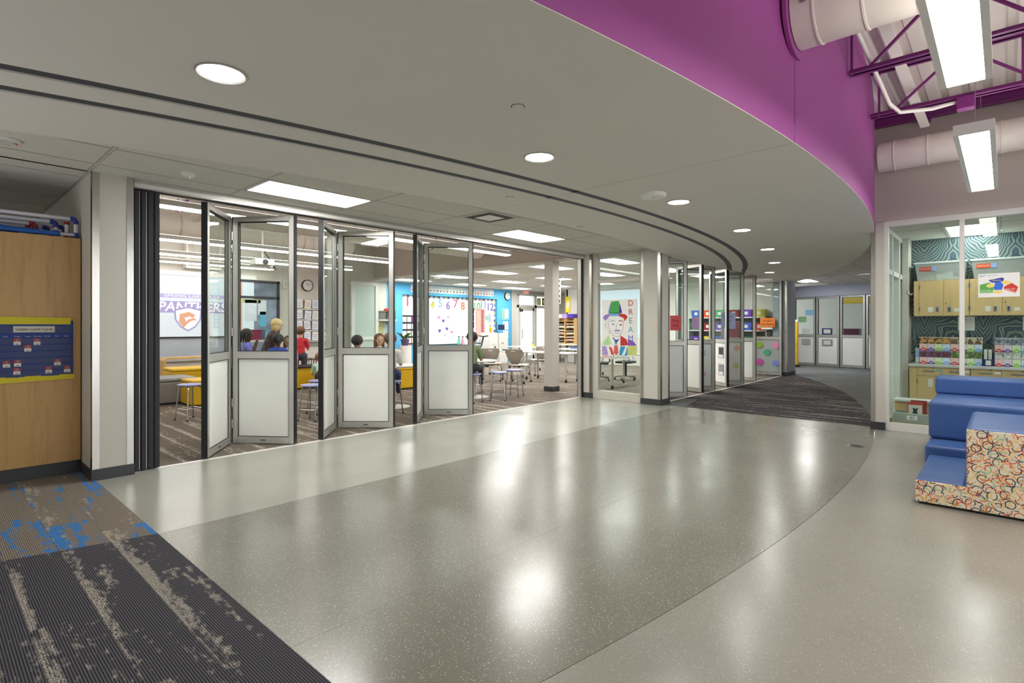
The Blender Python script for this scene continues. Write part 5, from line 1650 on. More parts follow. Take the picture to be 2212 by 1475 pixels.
# ---- the whiteboard wall
wbd = wallthing('whiteboard', 'large whiteboard with a patterned border in the blue wall', 'whiteboard', 10.74, .78, y=14.745)
panel(wbd, 'board', 0, 4.44, 0, 1.66, plain('board_white', '#eef0f0', .2, var=.01), -.04, 0)
n = 40
for k in range(n):
    panel(wbd, 'border_tile', .0 + 4.44 * k / n, 4.44 * (k + 1) / n - .004, 1.60, 1.68, plain('bt%d' % (k % 4), ('#7f93c4', '#d8c59a', '#5a6a9a', '#e2dcd0')[k % 4], .7, var=.3, nscale=40), -.05, -.04)
for k in range(14):
    panel(wbd, 'border_tile', 4.37, 4.45, .2 + .1 * k, .296 + .1 * k, plain('bt%d' % (k % 4), '#7f93c4', .7), -.05, -.04)
NC = ('#d8425c', '#f08a3a', '#4fb06a', '#d6d050', '#79bfe0', '#8a62b8', '#d85a8c', '#f07a32', '#d8d24a', '#5fb878', '#6fa6cc', '#5a56a4')
for k in range(12):
    t = wallthing('paper_numeral', '%s cut-out paper numeral %s over the whiteboard' % (('crimson', 'orange', 'green', 'yellow', 'sky blue', 'purple', 'rose', 'deep orange', 'mustard', 'leaf green', 'grey-blue', 'indigo')[k], ('one', 'two', 'three', 'four', 'five', 'six', 'seven', 'eight', 'nine', 'ten', 'eleven', 'twelve')[k]), 'numeral', 11.0 + k * .355, 2.17 + (.04 if k % 2 == 0 else -.03), 'paper numerals over the whiteboard', y=14.70)
    text(str(k + 1), .40, plain('num%d' % k, NC[k], .6), t, (0, 0, 0), ROT_Y, name='numeral', ext=.004, bold=.004)
al = wallthing('alphabet_strip', 'long strip of alphabet picture cards along the top of the blue wall', 'alphabet strip', 11.05, 2.56)
for k in range(26):
    x = k * .152
    panel(al, 'letter_card', x, x + .149, 0, .25, plain('card%d' % (k % 3), ('#e4eaf2', '#dfe5ee', '#ece9e2')[k % 3], .7))
    MB().ball((x + .075, -.007, .07), (.035, .002, .03), 8, 6).build('card_picture', plain('cp%d' % (k % 5), ('#8a4a34', '#c8963c', '#5a5a5e', '#b84a4a', '#6a8a4a')[k % 5], .7), al)
    text(chr(65 + k), .09, plain('alpha_ink', '#9fb2d4', .7), al, (x + .075, -.0075, .17), ROT_Y, name='letter')
sdc = wallthing('schedule_chart', 'black and white class schedule chart at the edge of the whiteboard', 'chart', 10.76, .80, y=14.70)
panel(sdc, 'chart_back', 0, .80, 0, .98, plain('chart_black', '#2a2a30', .6))
for r_ in range(4):
    for c_ in range(4):
        panel(sdc, 'chart_card', .03 + c_ * .19, .19 + c_ * .19, .05 + r_ * .235, .22 + r_ * .235, M_WHITEP if (r_ + c_) % 5 else plain('chart_violet', '#8a3f9a', .6), -.01, -.006)
text("TODAY'S DATE", .10, plain('chart_ink', '#b8b2a4', .7), sdc, (.4, -.008, 1.08), ROT_Y)
for k, (x, z, c) in enumerate(((12.35, 1.72, '#d48ac4'), (12.55, 1.60, '#7a58b8'), (12.78, 1.74, '#e0a0cc'), (12.38, 1.25, '#5a48a8'), (12.72, 1.32, '#6a54b4'), (12.95, 1.20, '#e08ac0'), (12.62, 1.10, '#e8b0d4'))):
    t = wallthing('paper_heart', 'small %s paper heart on the whiteboard' % ('pink', 'violet', 'pale pink', 'dark violet', 'purple', 'rose', 'blush')[k], 'paper heart', x, z, 'paper hearts on the whiteboard', y=14.70)
    MB().prism([(0, -.07), (.06, 0), (.06, .04), (.03, .06), (0, .03), (-.03, .06), (-.06, .04), (-.06, 0)], -.004, 0, 'y').build('heart', plain('heart%d' % k, c, .7), t)
t = wallthing('number_chart', 'tall coral number chart on the whiteboard', 'chart', 14.15, 1.05, y=14.70)
panel(t, 'chart_back', 0, .46, 0, 1.02, plain('coral', '#ee9c98', .7))
for k in range(18): panel(t, 'chart_row', .27, .40, .04 + k * .053, .07 + k * .053, plain('maroon_ink', '#7a2430', .7), -.008, -.006)
for k in range(4): panel(t, 'chart_column', .05 + k * .05, .075 + k * .05, .05, .95, plain('coral_pale', '#f4c4b8', .7), -.008, -.006)
t = wallthing('letter_cards', 'black letter cards next to the coral chart', 'cards', 13.75, 1.35, y=14.70)
for k in range(3): panel(t, 'letter_card', .02 * k, .30, .0 + k * .26, .23 + k * .26, plain('chart_black', '#2a2a30', .6)); panel(t, 'card_letter', .1, .2, .05 + k * .26, .18 + k * .26, M_WHITEP, -.009, -.006)
t = wallthing('diagram_sheet', 'white diagram sheet with teal drawing next to the coral chart', 'paper', 14.60, 1.45, y=14.70)
panel(t, 'sheet', 0, .40, 0, .45, M_WHITEP)
panel(t, 'drawing', .03, .22, .18, .36, plain('teal_draw', '#8fb8b4', .7), -.009, -.006); panel(t, 'drawing', .2, .37, .1, .42, plain('grey_draw', '#a8b4b8', .7), -.010, -.006)
t = wallthing('wall_poster', 'white and orange poster on the blue wall under the clock', 'poster', 15.45, 1.66)
panel(t, 'sheet', 0, .42, 0, .46, plain('poster_blue', '#7fcbe8', .7)); panel(t, 'figure', .05, .13, .02, .36, plain('poster_orange', '#f0a83c', .7), -.009, -.006); panel(t, 'text_block', .18, .38, .06, .42, plain('poster_pale', '#c9e8f2', .7), -.009, -.006)
for k, (z, h, l) in enumerate(((1.28, .32, 'white notice under the poster on the blue wall'), (.92, .33, 'second white notice under the poster on the blue wall'), (.50, .36, 'pale notice low on the blue wall by the cabinet'))):
    t = wallthing('wall_notice', l, 'paper', 15.52, z)
    panel(t, 'sheet', 0, .30, 0, h, plain('notice%d' % k, ('#f0efee', '#eeeef0', '#bcdcf0')[k], .7))
    panel(t, 'notice_text', .05, .07, .05, h - .05, M_INK, -.009, -.006)

# exit doors
d2 = root_struct('door_2', 'pale glazed exit doors with transom windows')
f = MB()
for x0, x1 in ((16.35, 16.45), (17.42, 17.56), (18.36, 18.5)): f.box(x0, x1, 14.56, 14.66, 0, 2.70)
for z0, z1 in ((2.66, 2.74), (2.17, 2.28)): f.box(16.35, 18.5, 14.56, 14.66, z0, z1)
f.box(16.45, 16.55, 14.58, 14.64, 0, 2.17); f.box(17.32, 17.42, 14.58, 14.64, 0, 2.17); f.box(16.45, 17.42, 14.58, 14.64, 2.05, 2.17); f.box(16.45, 17.42, 14.58, 14.64, 0, .22); f.box(17.56, 18.36, 14.58, 14.64, 0, .30)
f.build('door_frame', M_WHITEP, d2)
for x0, x1, z0, z1 in ((16.55, 17.32, .22, 2.05), (17.56, 18.36, .30, 2.17), (16.45, 17.42, 2.28, 2.66), (17.56, 18.36, 2.28, 2.66)): box('pane', M_GLASS, (x0, x1, 14.605, 14.611, z0, z1), d2)
MB().tube([(16.60, 14.56, .9), (16.60, 14.53, .95), (16.60, 14.53, 1.25), (16.60, 14.56, 1.3)], .014, 8).build('door_handle', M_DARK, d2)
MB().box(16.5, 16.62, 14.5, 14.58, 2.0, 2.1).build('door_closer', M_DARK, d2)
struct(box('wall_vestibule', M_WALLC, (18.5, 19.2, 14.56, 14.7, 0, 3.0)), 'pale wall beside the exit doors')
struct(box('wall_vestibule_side', M_WALLC, (19.1, 19.2, 12.7, 14.6, 0, 3.0)), 'side wall of the exit lobby')
struct(box('wall_vestibule_return', M_WALLC, (17.2, 19.2, 12.68, 12.8, 0, 3.0)), 'return wall of the exit lobby')
struct(box('ceiling_vestibule', M_GRID, (17.1, 19.2, 12.7, 14.7, ZT, ZT + .05)), 'ceiling of the exit lobby')
struct(slab('floor_vestibule', [(17.4, 12.7), (19.2, 12.7), (19.2, 14.7), (17.4, 14.7)], M_CROOM), 'carpet of the exit lobby')
struct(slab('ground_outside', [(12, 14.75), (26, 14.75), (26, 30), (12, 30)], plain('pale_paving', '#d5d3cc', .8), z0=-.1, z1=-.04), 'pale paving outside the exit doors')
t = wallthing('exit_sign', 'lit exit sign hanging over the exit doors', 'exit sign', 16.60, 2.70, y=14.48)
MB().box(0, .32, -.03, .03, 0, .2).build('sign_box', M_WHITEP, t)
text('EXIT', .17, emit('exit_red', '#f06a5a', .9), t, (.16, -.0312, .1), ROT_Y)
MB().box(.13, .19, -.01, .01, .2, .34).build('sign_stem', M_WHITEP, t)
for k, (x, z, w, h, c, l) in enumerate(((17.62, 2.30, .25, .3, '#c9d06a', 'yellow-green sheet in the transom over the exit doors'), (17.95, 2.30, .27, .32, '#9a7a54', 'brown sheet in the transom over the exit doors'))):
    t = thing('window_sheet', l, 'paper', (x, 14.60, z)); MB().box(0, w, -.006, 0, 0, h).build('sheet', plain('ws%d' % k, c, .7), t); MB().box(.06, w - .06, -.008, -.006, .08, h - .08).build('print_block', plain('wsp%d' % k, '#e6e2d2', .7), t)

# ---- furniture along the back wall
t = thing('equipment_cabinet', 'white metal equipment cabinet against the blue wall', 'cabinet', (14.25, 14.05, 0))
MB().box(0, .42, 0, .5, 0, 1.17).build('cabinet_body', M_WHITEP, t); MB().box(.46, .95, 0, .5, 0, 1.15).build('cabinet_body', M_WHITEP, t)
MB().box(.02, .40, -.012, 0, .72, 1.12).build('door', M_WHITEP, t, bevel=.004); MB().box(.49, .92, -.012, 0, .05, 1.10).build('door', M_WHITEP, t, bevel=.004)
MB().tube([(.22, -.02, .50), (.20, -.03, .62), (.24, -.03, .66), (.28, -.02, .60), (.26, -.02, .45)], .012, 8).build('hose', M_BLACK, t)
MB().bar((.60, -.02, .78), (.70, -.02, .78), .02, .02).build('handle', M_BLACK, t)
t = thing('spray_bottle', 'yellow pump bottle on the equipment cabinet', 'bottle', (14.42, 14.2, 1.172)); MB().lathe([(.05, 0), (.055, .1), (.05, .17), (.02, .2), (.018, .24)], n=16).build('bottle', plain('mustard', '#d9a21c', .4), t, smooth=True); MB().tube([(0, 0, .24), (0, 0, .28), (-.05, 0, .28)], .012, 8).build('pump', M_BLACK, t)
t = thing('monitor_arm', 'black monitor arm with a small screen on the equipment cabinet', 'monitor arm', (14.80, 14.2, 1.152)); MB().lathe([(.09, 0), (.09, .02), (.02, .03)], n=18).build('base', M_BLACK, t); MB().tube([(0, 0, .02), (-.08, 0, .22), (-.05, 0, .42)], .014, 8).build('arm', M_BLACK, t); MB().box(.0, .34, -.05, -.02, .12, .32).build('display', plain('display_navy', '#24355c', .2), t)  # a monitor arm with a display, gives no light
t = thing('low_bookcase', 'low white bookcase under the whiteboard', 'bookcase', (11.7, 14.2, 0))
f = MB(); f.box(0, 2.2, 0, .36, .72, .75); f.box(0, 2.2, 0, .36, 0, .06)
for k in range(5): f.box(k * .545, k * .545 + .03, 0, .36, .06, .72)
f.box(0, 2.2, .01, .36, .38, .41); f.build('carcass', M_WHITEP, t); MB().box(0, 2.2, .33, .36, .06, .72).build('back_panel', M_GRID, t)
for k, (x, c, l) in enumerate(((12.95, '#6ac0b0', 'teal'), (13.13, '#e89ab4', 'pink'), (13.30, '#f0f0ee', 'white'), (13.42, '#e6a8c0', 'rose'))):
    b_ = thing('water_bottle', '%s water bottle on the low white bookcase' % l, 'bottle', (x, 14.32, .752)); MB().lathe([(.045, 0), (.05, .02), (.05, .19), (.03, .23), (.025, .26)], n=16).build('bottle', plain('bottle_' + l, c, .35), b_, smooth=True); MB().lathe([(.028, .26), (.028, .30), (0, .305)], n=12).build('cap', M_DARK, b_)
bk_ = thing('exercise_bike', 'black exercise bike on the carpet before the whiteboard', 'exercise bike', (12.9, 13.3, 0), R(10))
f = MB(); f.tube([(-.45, 0, .05), (.45, 0, .05)], .035, 10); f.tube([(-.25, 0, .05), (-.05, 0, .55), (.2, 0, .75), (.32, 0, 1.05)], .03, 10); f.tube([(-.05, 0, .5), (-.25, 0, .85)], .025, 10)
f.build('bike_frame', M_BLACK, bk_, smooth=True)
MB().tube([(.32, -.2, 1.08), (.32, 0, 1.05), (.32, .2, 1.08)], .018, 8).build('handlebar', M_BLACK, bk_); MB().ball((-.27, 0, .88), (.14, .08, .04)).build('saddle', M_BLACK, bk_, smooth=True); MB().tube([(.25, -.04, .35), (.25, .04, .35)], .22, 24).build('flywheel', M_DARK, bk_)
MB().box(.22, .42, -.14, .14, 1.10, 1.13).build('tray', M_WHITEP, bk_)
for x in (-.45, .45): MB().tube([(x, -.22, .03), (x, .22, .03)], .03, 10).build('foot_bar', M_BLACK, bk_)

pl_ = thing('potted_plant', 'small leafy plant in a dark pot by the schedule chart', 'plant', (10.45, 14.1, 0))
MB().lathe([(.20, 0), (.20, .80), (.18, .80)], n=18).build('stand', M_WHITEP, pl_); MB().lathe([(.10, .80), (.14, 1.0), (.13, 1.0)], n=18).build('pot', plain('pot_purple', '#5a4a6a', .5), pl_)
rd = random.Random(5)
for k in range(16):
    a = k * 2.4; r_ = .10 + .12 * rd.random(); z = 1.02 + .18 * rd.random()
    MB().add([(0, 0, 1.0), (r_ * cos(a - .3), r_ * sin(a - .3), z), (1.5 * r_ * cos(a), 1.5 * r_ * sin(a), z + .03), (r_ * cos(a + .3), r_ * sin(a + .3), z)], [(0, 1, 2, 3)]).build('leaf', plain('leaf_green', '#4f7a3a', .5, var=.3), pl_)

# side wall: bright screen, paper sorter, shelf of coloured tubs
t = thing('wall_screen', 'pale blue lit screen on the classroom side wall behind the bay window', 'screen', (17.19, 10.3, 1.0))
MB().box(-.03, 0, -1.15, 1.15, 0, 1.72).build('screen_surface', emit('side_screen', '#dcecf6', 0.34, .35), t); MB().box(-.05, 0, -1.2, 1.2, 1.72, 1.80).build('screen_case', M_WHITEP, t)
t = thing('wall_poster', 'yellow poster on the side wall by the paper sorter', 'poster', (17.19, 12.60, 1.95))
MB().box(-.006, 0, -.05, .18, 0, .62).build('sheet', plain('poster_yellow', '#f0dc20', .7), t); MB().ball((-.008, .06, .3), (.003, .07, .16), 10, 8).build('poster_figure', M_WHITEP, t)
M_SORT = wood('sorter_wood', '#d8b478', '#c09a5c', 'y')
t = thing('paper_sorter', 'wooden paper sorter with many trays against the side wall', 'sorter', (16.75, 12.05, .72))
f = MB()
for k in range(3): f.box(0, .42, k * .44, k * .44 + .02, 0, 1.0)
f.box(.40, .42, 0, .9, 0, 1.0); f.build('carcass', M_SORT, t)
for k in range(8):
    for c_ in range(2): MB().box(0, .4, .02 + c_ * .44, .44 + c_ * .44, k * .125, k * .125 + .015).build('tray', M_SORT, t)
for k in range(14):
    r_, c_ = k // 2, k % 2
    o = thing('paper_stack', 'paper stack in sorter tray %s from the bottom, %s column' % (('first', 'second', 'third', 'fourth', 'fifth', 'sixth', 'seventh')[r_], ('bay-window', 'exit-door')[c_]), 'paper stack', (16.77, 12.08 + c_ * .44, .737 + r_ * .125), 0, 'paper stacks in the wooden sorter')
    MB().box(0, .3, 0, .34, 0, .03 + .012 * (k % 4)).build('sheets', plain('stk%d' % (k % 5), ('#ecebe6', '#d8d4cc', '#e4a8a0', '#2e2e34', '#dce0ea')[k % 5], .8), o)
    MB().box(-.001, 0, .02, .32, .005, .02).build('edge_line', M_GROOVE, o)
for k, (y, c, l) in enumerate(((12.25, '#4a2fa8', 'purple'), (12.55, '#b49ad8', 'lilac'), (12.78, '#e8e6e2', 'white'))):
    o = thing('small_tub', '%s tub on top of the paper sorter' % l, 'tub', (16.8, y - .1, 1.724)); MB().box(0, .3, 0, .22, 0, .14).build('tub', plain('tub_' + l, c, .5), o, bevel=.008); MB().box(-.01, .31, -.008, .228, .14, .155).build('tub_rim', plain('tub_' + l, c, .5), o)
t = thing('sorter_table', 'white table carrying the paper sorter', 'table', (16.62, 12.5, 0)); MB().box(0, .55, -.6, .55, .685, .719).build('table_top', M_WHITEP, t)
for sx in (.04, .5):
    for sy in (-.55, .5): MB().tube([(sx, sy, 0), (sx, sy, .685)], .02, 10).build('leg', M_DARK, t)
bs = thing('tub_shelf', 'open white shelf of coloured tubs behind the corridor folding wall', 'shelf', (16.72, 5.15, 0))
f = MB()
for z in (.0, .42, .84, 1.26, 1.66): f.box(0, .45, 0, 2.4, z, z + .03)
for y in (0, 1.18, 2.37): f.box(0, .45, y, y + .03, 0, 1.69)
f.build('carcass', M_WHITEP, bs); MB().box(.43, .45, 0, 2.4, 0, 1.69).build('back_panel', plain('shelf_back', '#8d9094', .6), bs)
TC = [('maroon', '#8c1f2c'), ('green', '#3f9a58'), ('orange-red', '#d8502a'), ('royal blue', '#4a62c8'), ('yellow', '#d8c84a'), ('violet', '#6a3fb0')]
for r_, z in enumerate((.872, 1.292, 1.692)):
    for k in range(6):
        nm, c = TC[(k + 2 * r_) % 6]
        row = ('on the middle shelf', 'on the upper shelf', 'on the shelf top')[r_]
        o = thing('plastic_tub', '%s tub with a white label %s behind the corridor folding wall' % (nm, row), 'tub', (16.76, (5.22, 5.595, 5.97, 6.40, 6.775, 7.15)[k], z), 0, 'coloured tubs behind the corridor folding wall')
        MB().add([(0, 0, 0), (.3, 0, 0), (.3, .28, 0), (0, .28, 0), (-.02, -.02, .22), (.32, -.02, .22), (.32, .30, .22), (-.02, .30, .22)], [(0, 3, 2, 1), (4, 5, 6, 7), (0, 1, 5, 4), (1, 2, 6, 5), (2, 3, 7, 6), (3, 0, 4, 7)]).build('tub', plain('tubc_' + nm, c, .45), o)
        MB().box(-.016, -.012, .09, .19, .07, .16).build('tub_label', M_WHITEP, o)
t = thing('tall_locker', 'tall maroon upholstered panel behind the corridor panels', 'screen panel', (15.6, 5.75, 0)); MB().box(0, .06, -.3, .3, .1, 1.55).build('panel_face', plain('maroon_felt', '#7a3a48', .9), t, bevel=.05, seg=4)
for y in (-.25, .25): MB().box(-.12, .18, y - .03, y + .03, 0, .1).build('foot', M_DARK, t)
hb_ = thing('hanging_banner', 'narrow white banner with black letters hanging from the classroom ceiling', 'banner', (10.42, 7.95, 1.95))
MB().box(-.004, .004, -.06, .06, 0, .62).build('banner_cloth', M_WHITEP, hb_)
for k in range(5): MB().prism([(-.04, .05 + k * .12), (.03, .04 + k * .12), (.04, .10 + k * .12), (.0, .12 + k * .12), (-.03, .09 + k * .12)], -.006, -.004, 'x').build('banner_mark', M_INK, hb_)
MB().box(-.01, .01, -.07, .07, .62, .64).build('banner_rod', M_BLACK, hb_); MB().tube([(0, 0, .64), (0, 0, .885)], .002, 6).build('banner_cord', M_INK, hb_)

# ---- pendants, duct, joists, projector in the open-roof half
def pendant_row(label, x0, x1, y, z=2.86):
    t = thing('linear_pendant', label, 'light', (x0, y, z)); L = x1 - x0
    MB().box(0, L, -.075, .075, .02, .09).build('housing', M_WHITEP, t)
    MB().box(.01, L - .01, -.065, .065, .0, .02).build('diffuser', emit('pendant_diffuser', '#fffaf2', E_PEND), t)
    MB().box(.01, L - .01, -.05, .05, .09, .096).build('uplight', emit('pendant_uplight', '#fffaf2', E_PEND * .5), t)
    for a in [.3 + k * (L - .6) / 3 for k in range(4)]: MB().tube([(a, 0, .09), (a, 0, ZD - z)], .003, 6).build('hanger_wire', M_STEEL, t)
    for k in range(1, 4): MB().box(L * k / 4 - .004, L * k / 4 + .004, -.077, .077, -.001, .092).build('joint_cover', M_WHITEP, t)
pendant_row('classroom linear pendant in the row nearest the folding wall', 1.7, 8.2, 7.55)
pendant_row('classroom linear pendant in the second row, over the yellow seats', 1.9, 7.4, 10.45)
pendant_row('classroom linear pendant in the third row', 1.9, 7.6, 12.55)
pendant_row('classroom linear pendant in the row nearest the back wall', 1.9, 6.2, 14.0)
G3 = 'purple roof joists of the classroom'
for k, x in enumerate((2.3, 4.1, 5.9, 7.7)):
    joist('purple roof joist of the classroom, %s from the column side' % ('first', 'second', 'third', 'fourth')[k], x, 6.5, 14.4, 3.72, ZD, group=G3, pitch=1.58)
duct('air_duct', 'large white round duct crossing the classroom roof towards the back wall', (3.0, 9.6, 3.38), (9.3, 9.6, 3.38), .30, seams=.5)
duct('air_duct', 'white round duct along the classroom roof near the back wall', (2.2, 12.0, 3.40), (7.2, 12.0, 3.40), .26, seams=.5)
t = thing('projector', 'white ceiling projector with dangling black cables in the classroom', 'projector', (4.62, 10.9, 2.62))
MB().box(-.19, .19, -.14, .14, 0, .12).build('projector_body', M_WHITEP, t, bevel=.02); MB().tube([(0, 0, .12), (0, 0, 1.63)], .022, 12).build('mount_pole', M_WHITEP, t); MB().tube([(0, -.16, .06), (0, -.13, .06)], .05, 16).build('lens', M_DARK, t)
MB().tube([(.05, .05, .3), (.16, .05, .15), (.26, .05, -.02), (.2, .05, -.08), (.1, .05, .0), (.24, .05, .04), (.3, .05, -.06)], .008, 6).build('cable', M_BLACK, t, smooth=True)
t = thing('wall_cabinet_box', 'white square box panel high on the back wall over the screen', 'panel', (4.30, YW, 2.80)); MB().box(0, .78, -.25, 0, 0, .62).build('box_body', M_WHITEP, t); MB().box(.05, .73, -.255, -.25, .05, .57).build('box_door', M_GRID, t)
# ================================================================== classroom seating and tables
M_SEATB = plain('stool_lavender', '#9a9fd2', .4, var=.03); M_CHROME = brushed('chrome', '#b9b9b6', .16); M_SHELL = plain('chair_shell', '#a49c90', .45, var=.03); M_GREYLEG = plain('leg_grey', '#c2c0ba', .4)
def stool(label, x, y, rz=0.0, first=[None]):
    if first[0] is None:
        t = thing('stool', label, 'stool', (x, y, 0), rz, 'lavender stools in the classroom')
        MB().lathe([(0, .505), (.12, .507), (.165, .515), (.178, .528), (.170, .540), (.10, .536), (0, .534)], n=28).build('seat', M_SEATB, t, smooth=True)
        for k in range(4):
            a = pi / 4 + k * pi / 2
            MB().tube([(.10 * cos(a), .10 * sin(a), .505), (.135 * cos(a), .135 * sin(a), .497), (.15 * cos(a), .15 * sin(a), .47), (.205 * cos(a), .205 * sin(a), .01)], .0095, 8).build('leg', M_CHROME, t, smooth=True)
            MB().lathe([(.014, 0), (.013, .02), (.009, .025)], (.206 * cos(a), .206 * sin(a), 0), 8).build('foot', M_BLACK, t)
            b2 = a + pi / 2
            MB().tube([(.187 * cos(a), .187 * sin(a), .17), (.187 * cos(b2), .187 * sin(b2), .17)], .007, 8).build('footrest_bar', M_CHROME, t)
        first[0] = t
        return t
    return dup(first[0], (x, y, 0), rz, label)
stool('lavender stool by the yellow cube, seen next to the black panel stack', 2.80, 9.15, .3)
stool('lavender stool in the gap beside the second whiteboard panel', 4.02, 7.72, .5)
stool('lavender stool standing behind the one in the second gap', 4.42, 8.25, .1)
stool('lavender stool under the child in the white shirt', 5.16, 7.36, .2)
stool('lavender stool in front of the child in the white shirt', 5.62, 7.02, .6)
stool('lavender stool under the boy in the green shirt', 6.95, 7.33, .2)
stool('lavender stool closest to the round pedestal table base', 7.52, 7.20, .7)
stool('lavender stool facing the slim square column', 8.16, 7.36, .35)
stool('lavender stool tucked under the round table by the shell chairs', 7.95, 8.35, .2)
stool('lavender stool under the dark-haired child at the middle panel', 5.02, 8.12, .4)
stool('lavender stool under the brown-haired girl', 5.90, 8.78, .8)

def round_table(label, x, y, r, zt=.74):
    t = thing('pedestal_table', label, 'table', (x, y, 0))
    MB().lathe([(0, zt - .03), (r - .01, zt - .03), (r, zt - .02), (r, zt - .004), (r - .006, zt), (0, zt)], n=40).build('table_top', plain('table_white', '#dddad4', .35, var=.02), t)
    MB().lathe([(.05, .03), (.04, .2), (.04, zt - .06), (.12, zt - .03)], n=20).build('column', M_GREYLEG, t, smooth=True)
    MB().lathe([(.29, 0), (.29, .012), (.06, .035), (0, .035)], n=32).build('base_plate', M_GREYLEG, t)
round_table('round white pedestal table where the boy in green sits', 7.50, 7.83, .45)
round_table('round white pedestal table where the child in white sits', 5.62, 7.92, .42)

def shell_chair(label, x, y, rz):
    t = thing('shell_chair', label, 'chair', (x, y, 0), rz, 'grey shell chairs in the classroom')
    # seat shell and curved back, facing +X
    n, m = 12, 10
    def grid(fn, name):
        vs, fs = [], []
        for i in range(n + 1):
            for j in range(m + 1):
                vs.append(fn(i / n * 2 - 1, j / m))
        for i in range(n):
            for j in range(m):
                a = i * (m + 1) + j
                fs.append((a, a + 1, a + m + 2, a + m + 1))
        o = MB().add(vs, fs).build(name, M_SHELL, t, smooth=True)
        s = o.modifiers.new('s', 'SOLIDIFY'); s.thickness = .012
        return o
    grid(lambda u, v: (-.20 + .42 * v, u * (.21 + .02 * sin(pi * v)), .45 + .012 * u * u - .02 * sin(pi * v) + (.015 if v > .9 else 0)), 'seat')
    def back(u, v):
        w = .235 * (1 - .62 * (1 - v) ** 2) if v < .75 else .235 * (1 - .10 * ((v - .75) / .25) ** 2)
        return (-.21 - .10 * v - .05 * (1 - u * u) * sin(pi * min(1, v + .1)) + .02, u * w, .47 + .38 * v)
    grid(back, 'backrest')
    MB().box(-.335, -.315, -.05, .05, .785, .81).build('hand_hole', M_WHITEP, t, bevel=.008)
    for s in (-1, 1):
        MB().tube([(.17, s * .12, .43), (.20, s * .19, .42), (.23, s * .235, .30), (.26, s * .25, .07)], .012, 8).build('leg', M_CHROME, t, smooth=True)
        MB().tube([(-.10, s * .12, .43), (-.14, s * .19, .42), (-.19, s * .235, .30), (-.24, s * .25, .07)], .012, 8).build('leg', M_CHROME, t, smooth=True)
        for x_ in (.26, -.24):
            MB().tube([(x_, s * .25 - .018, .03), (x_, s * .25 + .018, .03)], .03, 14).build('caster', M_BLACK, t)
    MB().box(-.10, .14, -.10, .10, .405, .43).build('under_frame', M_BLACK, t)
    return t
shell_chair('grey shell chair on casters with its back to the lobby, nearer the boy in green', 10.05, 9.85, R(38))
shell_chair('grey shell chair on casters with its back to the lobby, nearer the slim column', 10.12, 9.0, R(20))
shell_chair('grey shell chair pushed up at the table before the exit doors', 12.1, 9.9, R(60))
def rect_table(label, x, y, rz, L=1.5, W=.62, h=.74):
    t = thing('caster_table', label, 'table', (x, y, 0), rz, 'white tables on casters in the classroom')
    MB().box(-L / 2, L / 2, -W / 2, W / 2, h - .03, h).build('table_top', plain('table_white', '#dddad4', .35, var=.02), t, bevel=.006)
    for sx in (-1, 1):
        for sy in (-1, 1):
            X_, Y_ = sx * (L / 2 - .10), sy * (W / 2 - .07)
            MB().tube([(X_, Y_, .1), (X_, Y_, h - .03)], .028, 12).build('leg', M_GREYLEG, t, smooth=True)
            MB().tube([(X_ - .014, Y_, .035), (X_ + .014, Y_, .035)], .035, 14).build('caster', M_BLACK, t)
            MB().tube([(X_, Y_, .03), (X_, Y_, .12)], .012, 8).build('caster_stem', M_BLACK, t)
    return t
rect_table('white table on casters behind the shell chairs', 11.0, 10.45, R(90))
rect_table('white table on casters between shell chairs and slim column', 11.15, 8.75, R(90))
rect_table('white table on casters behind the bay window', 11.15, 6.75, R(0))
rect_table('white table on casters before the paper sorter', 13.2, 9.3, R(90))
rect_table('white table on casters before the exit doors', 13.6, 11.6, R(90))
for k, (x, y, c, l) in enumerate(((11.0, 10.9, '#c63a3a', 'red'), (11.05, 10.2, '#3a3a42', 'black'), (11.1, 8.6, '#5a5f6a', 'slate'), (13.2, 9.5, '#3a62b8', 'blue'), (11.3, 6.75, '#e8e4da', 'cream'))):
    o = thing('book_pile', '%s workbook lying on a white classroom table' % l, 'book', (x, y, .742), .3 * k); MB().box(-.11, .11, -.14, .14, 0, .03).build('cover', plain('wb_' + l, c, .6), o); MB().box(-.108, .112, -.136, .142, .004, .026).build('pages', M_WHITEP, o)
for k, (x, y, c, l) in enumerate(((13.25, 9.1, '#4aa45a', 'green'), (13.55, 11.4, '#e2c22c', 'yellow'), (11.0, 6.65, '#5a7ac8', 'blue'))):
    o = thing('pencil_cup', '%s pencil cup on a white classroom table' % l, 'cup', (x, y, .742)); MB().lathe([(.035, 0), (.042, .10), (.038, .10), (.032, .006), (0, .006)], n=16).build('cup', plain('cup_' + l, c, .5), o, smooth=True)
    for q in range(4): MB().tube([(.01 * cos(q * 1.6), .01 * sin(q * 1.6), .01), (.026 * cos(q * 1.6), .026 * sin(q * 1.6), .17)], .004, 6).build('pencil', plain('pencil%d' % q, ('#e0b030', '#d04030', '#3050b0', '#30a050')[q], .6), o)
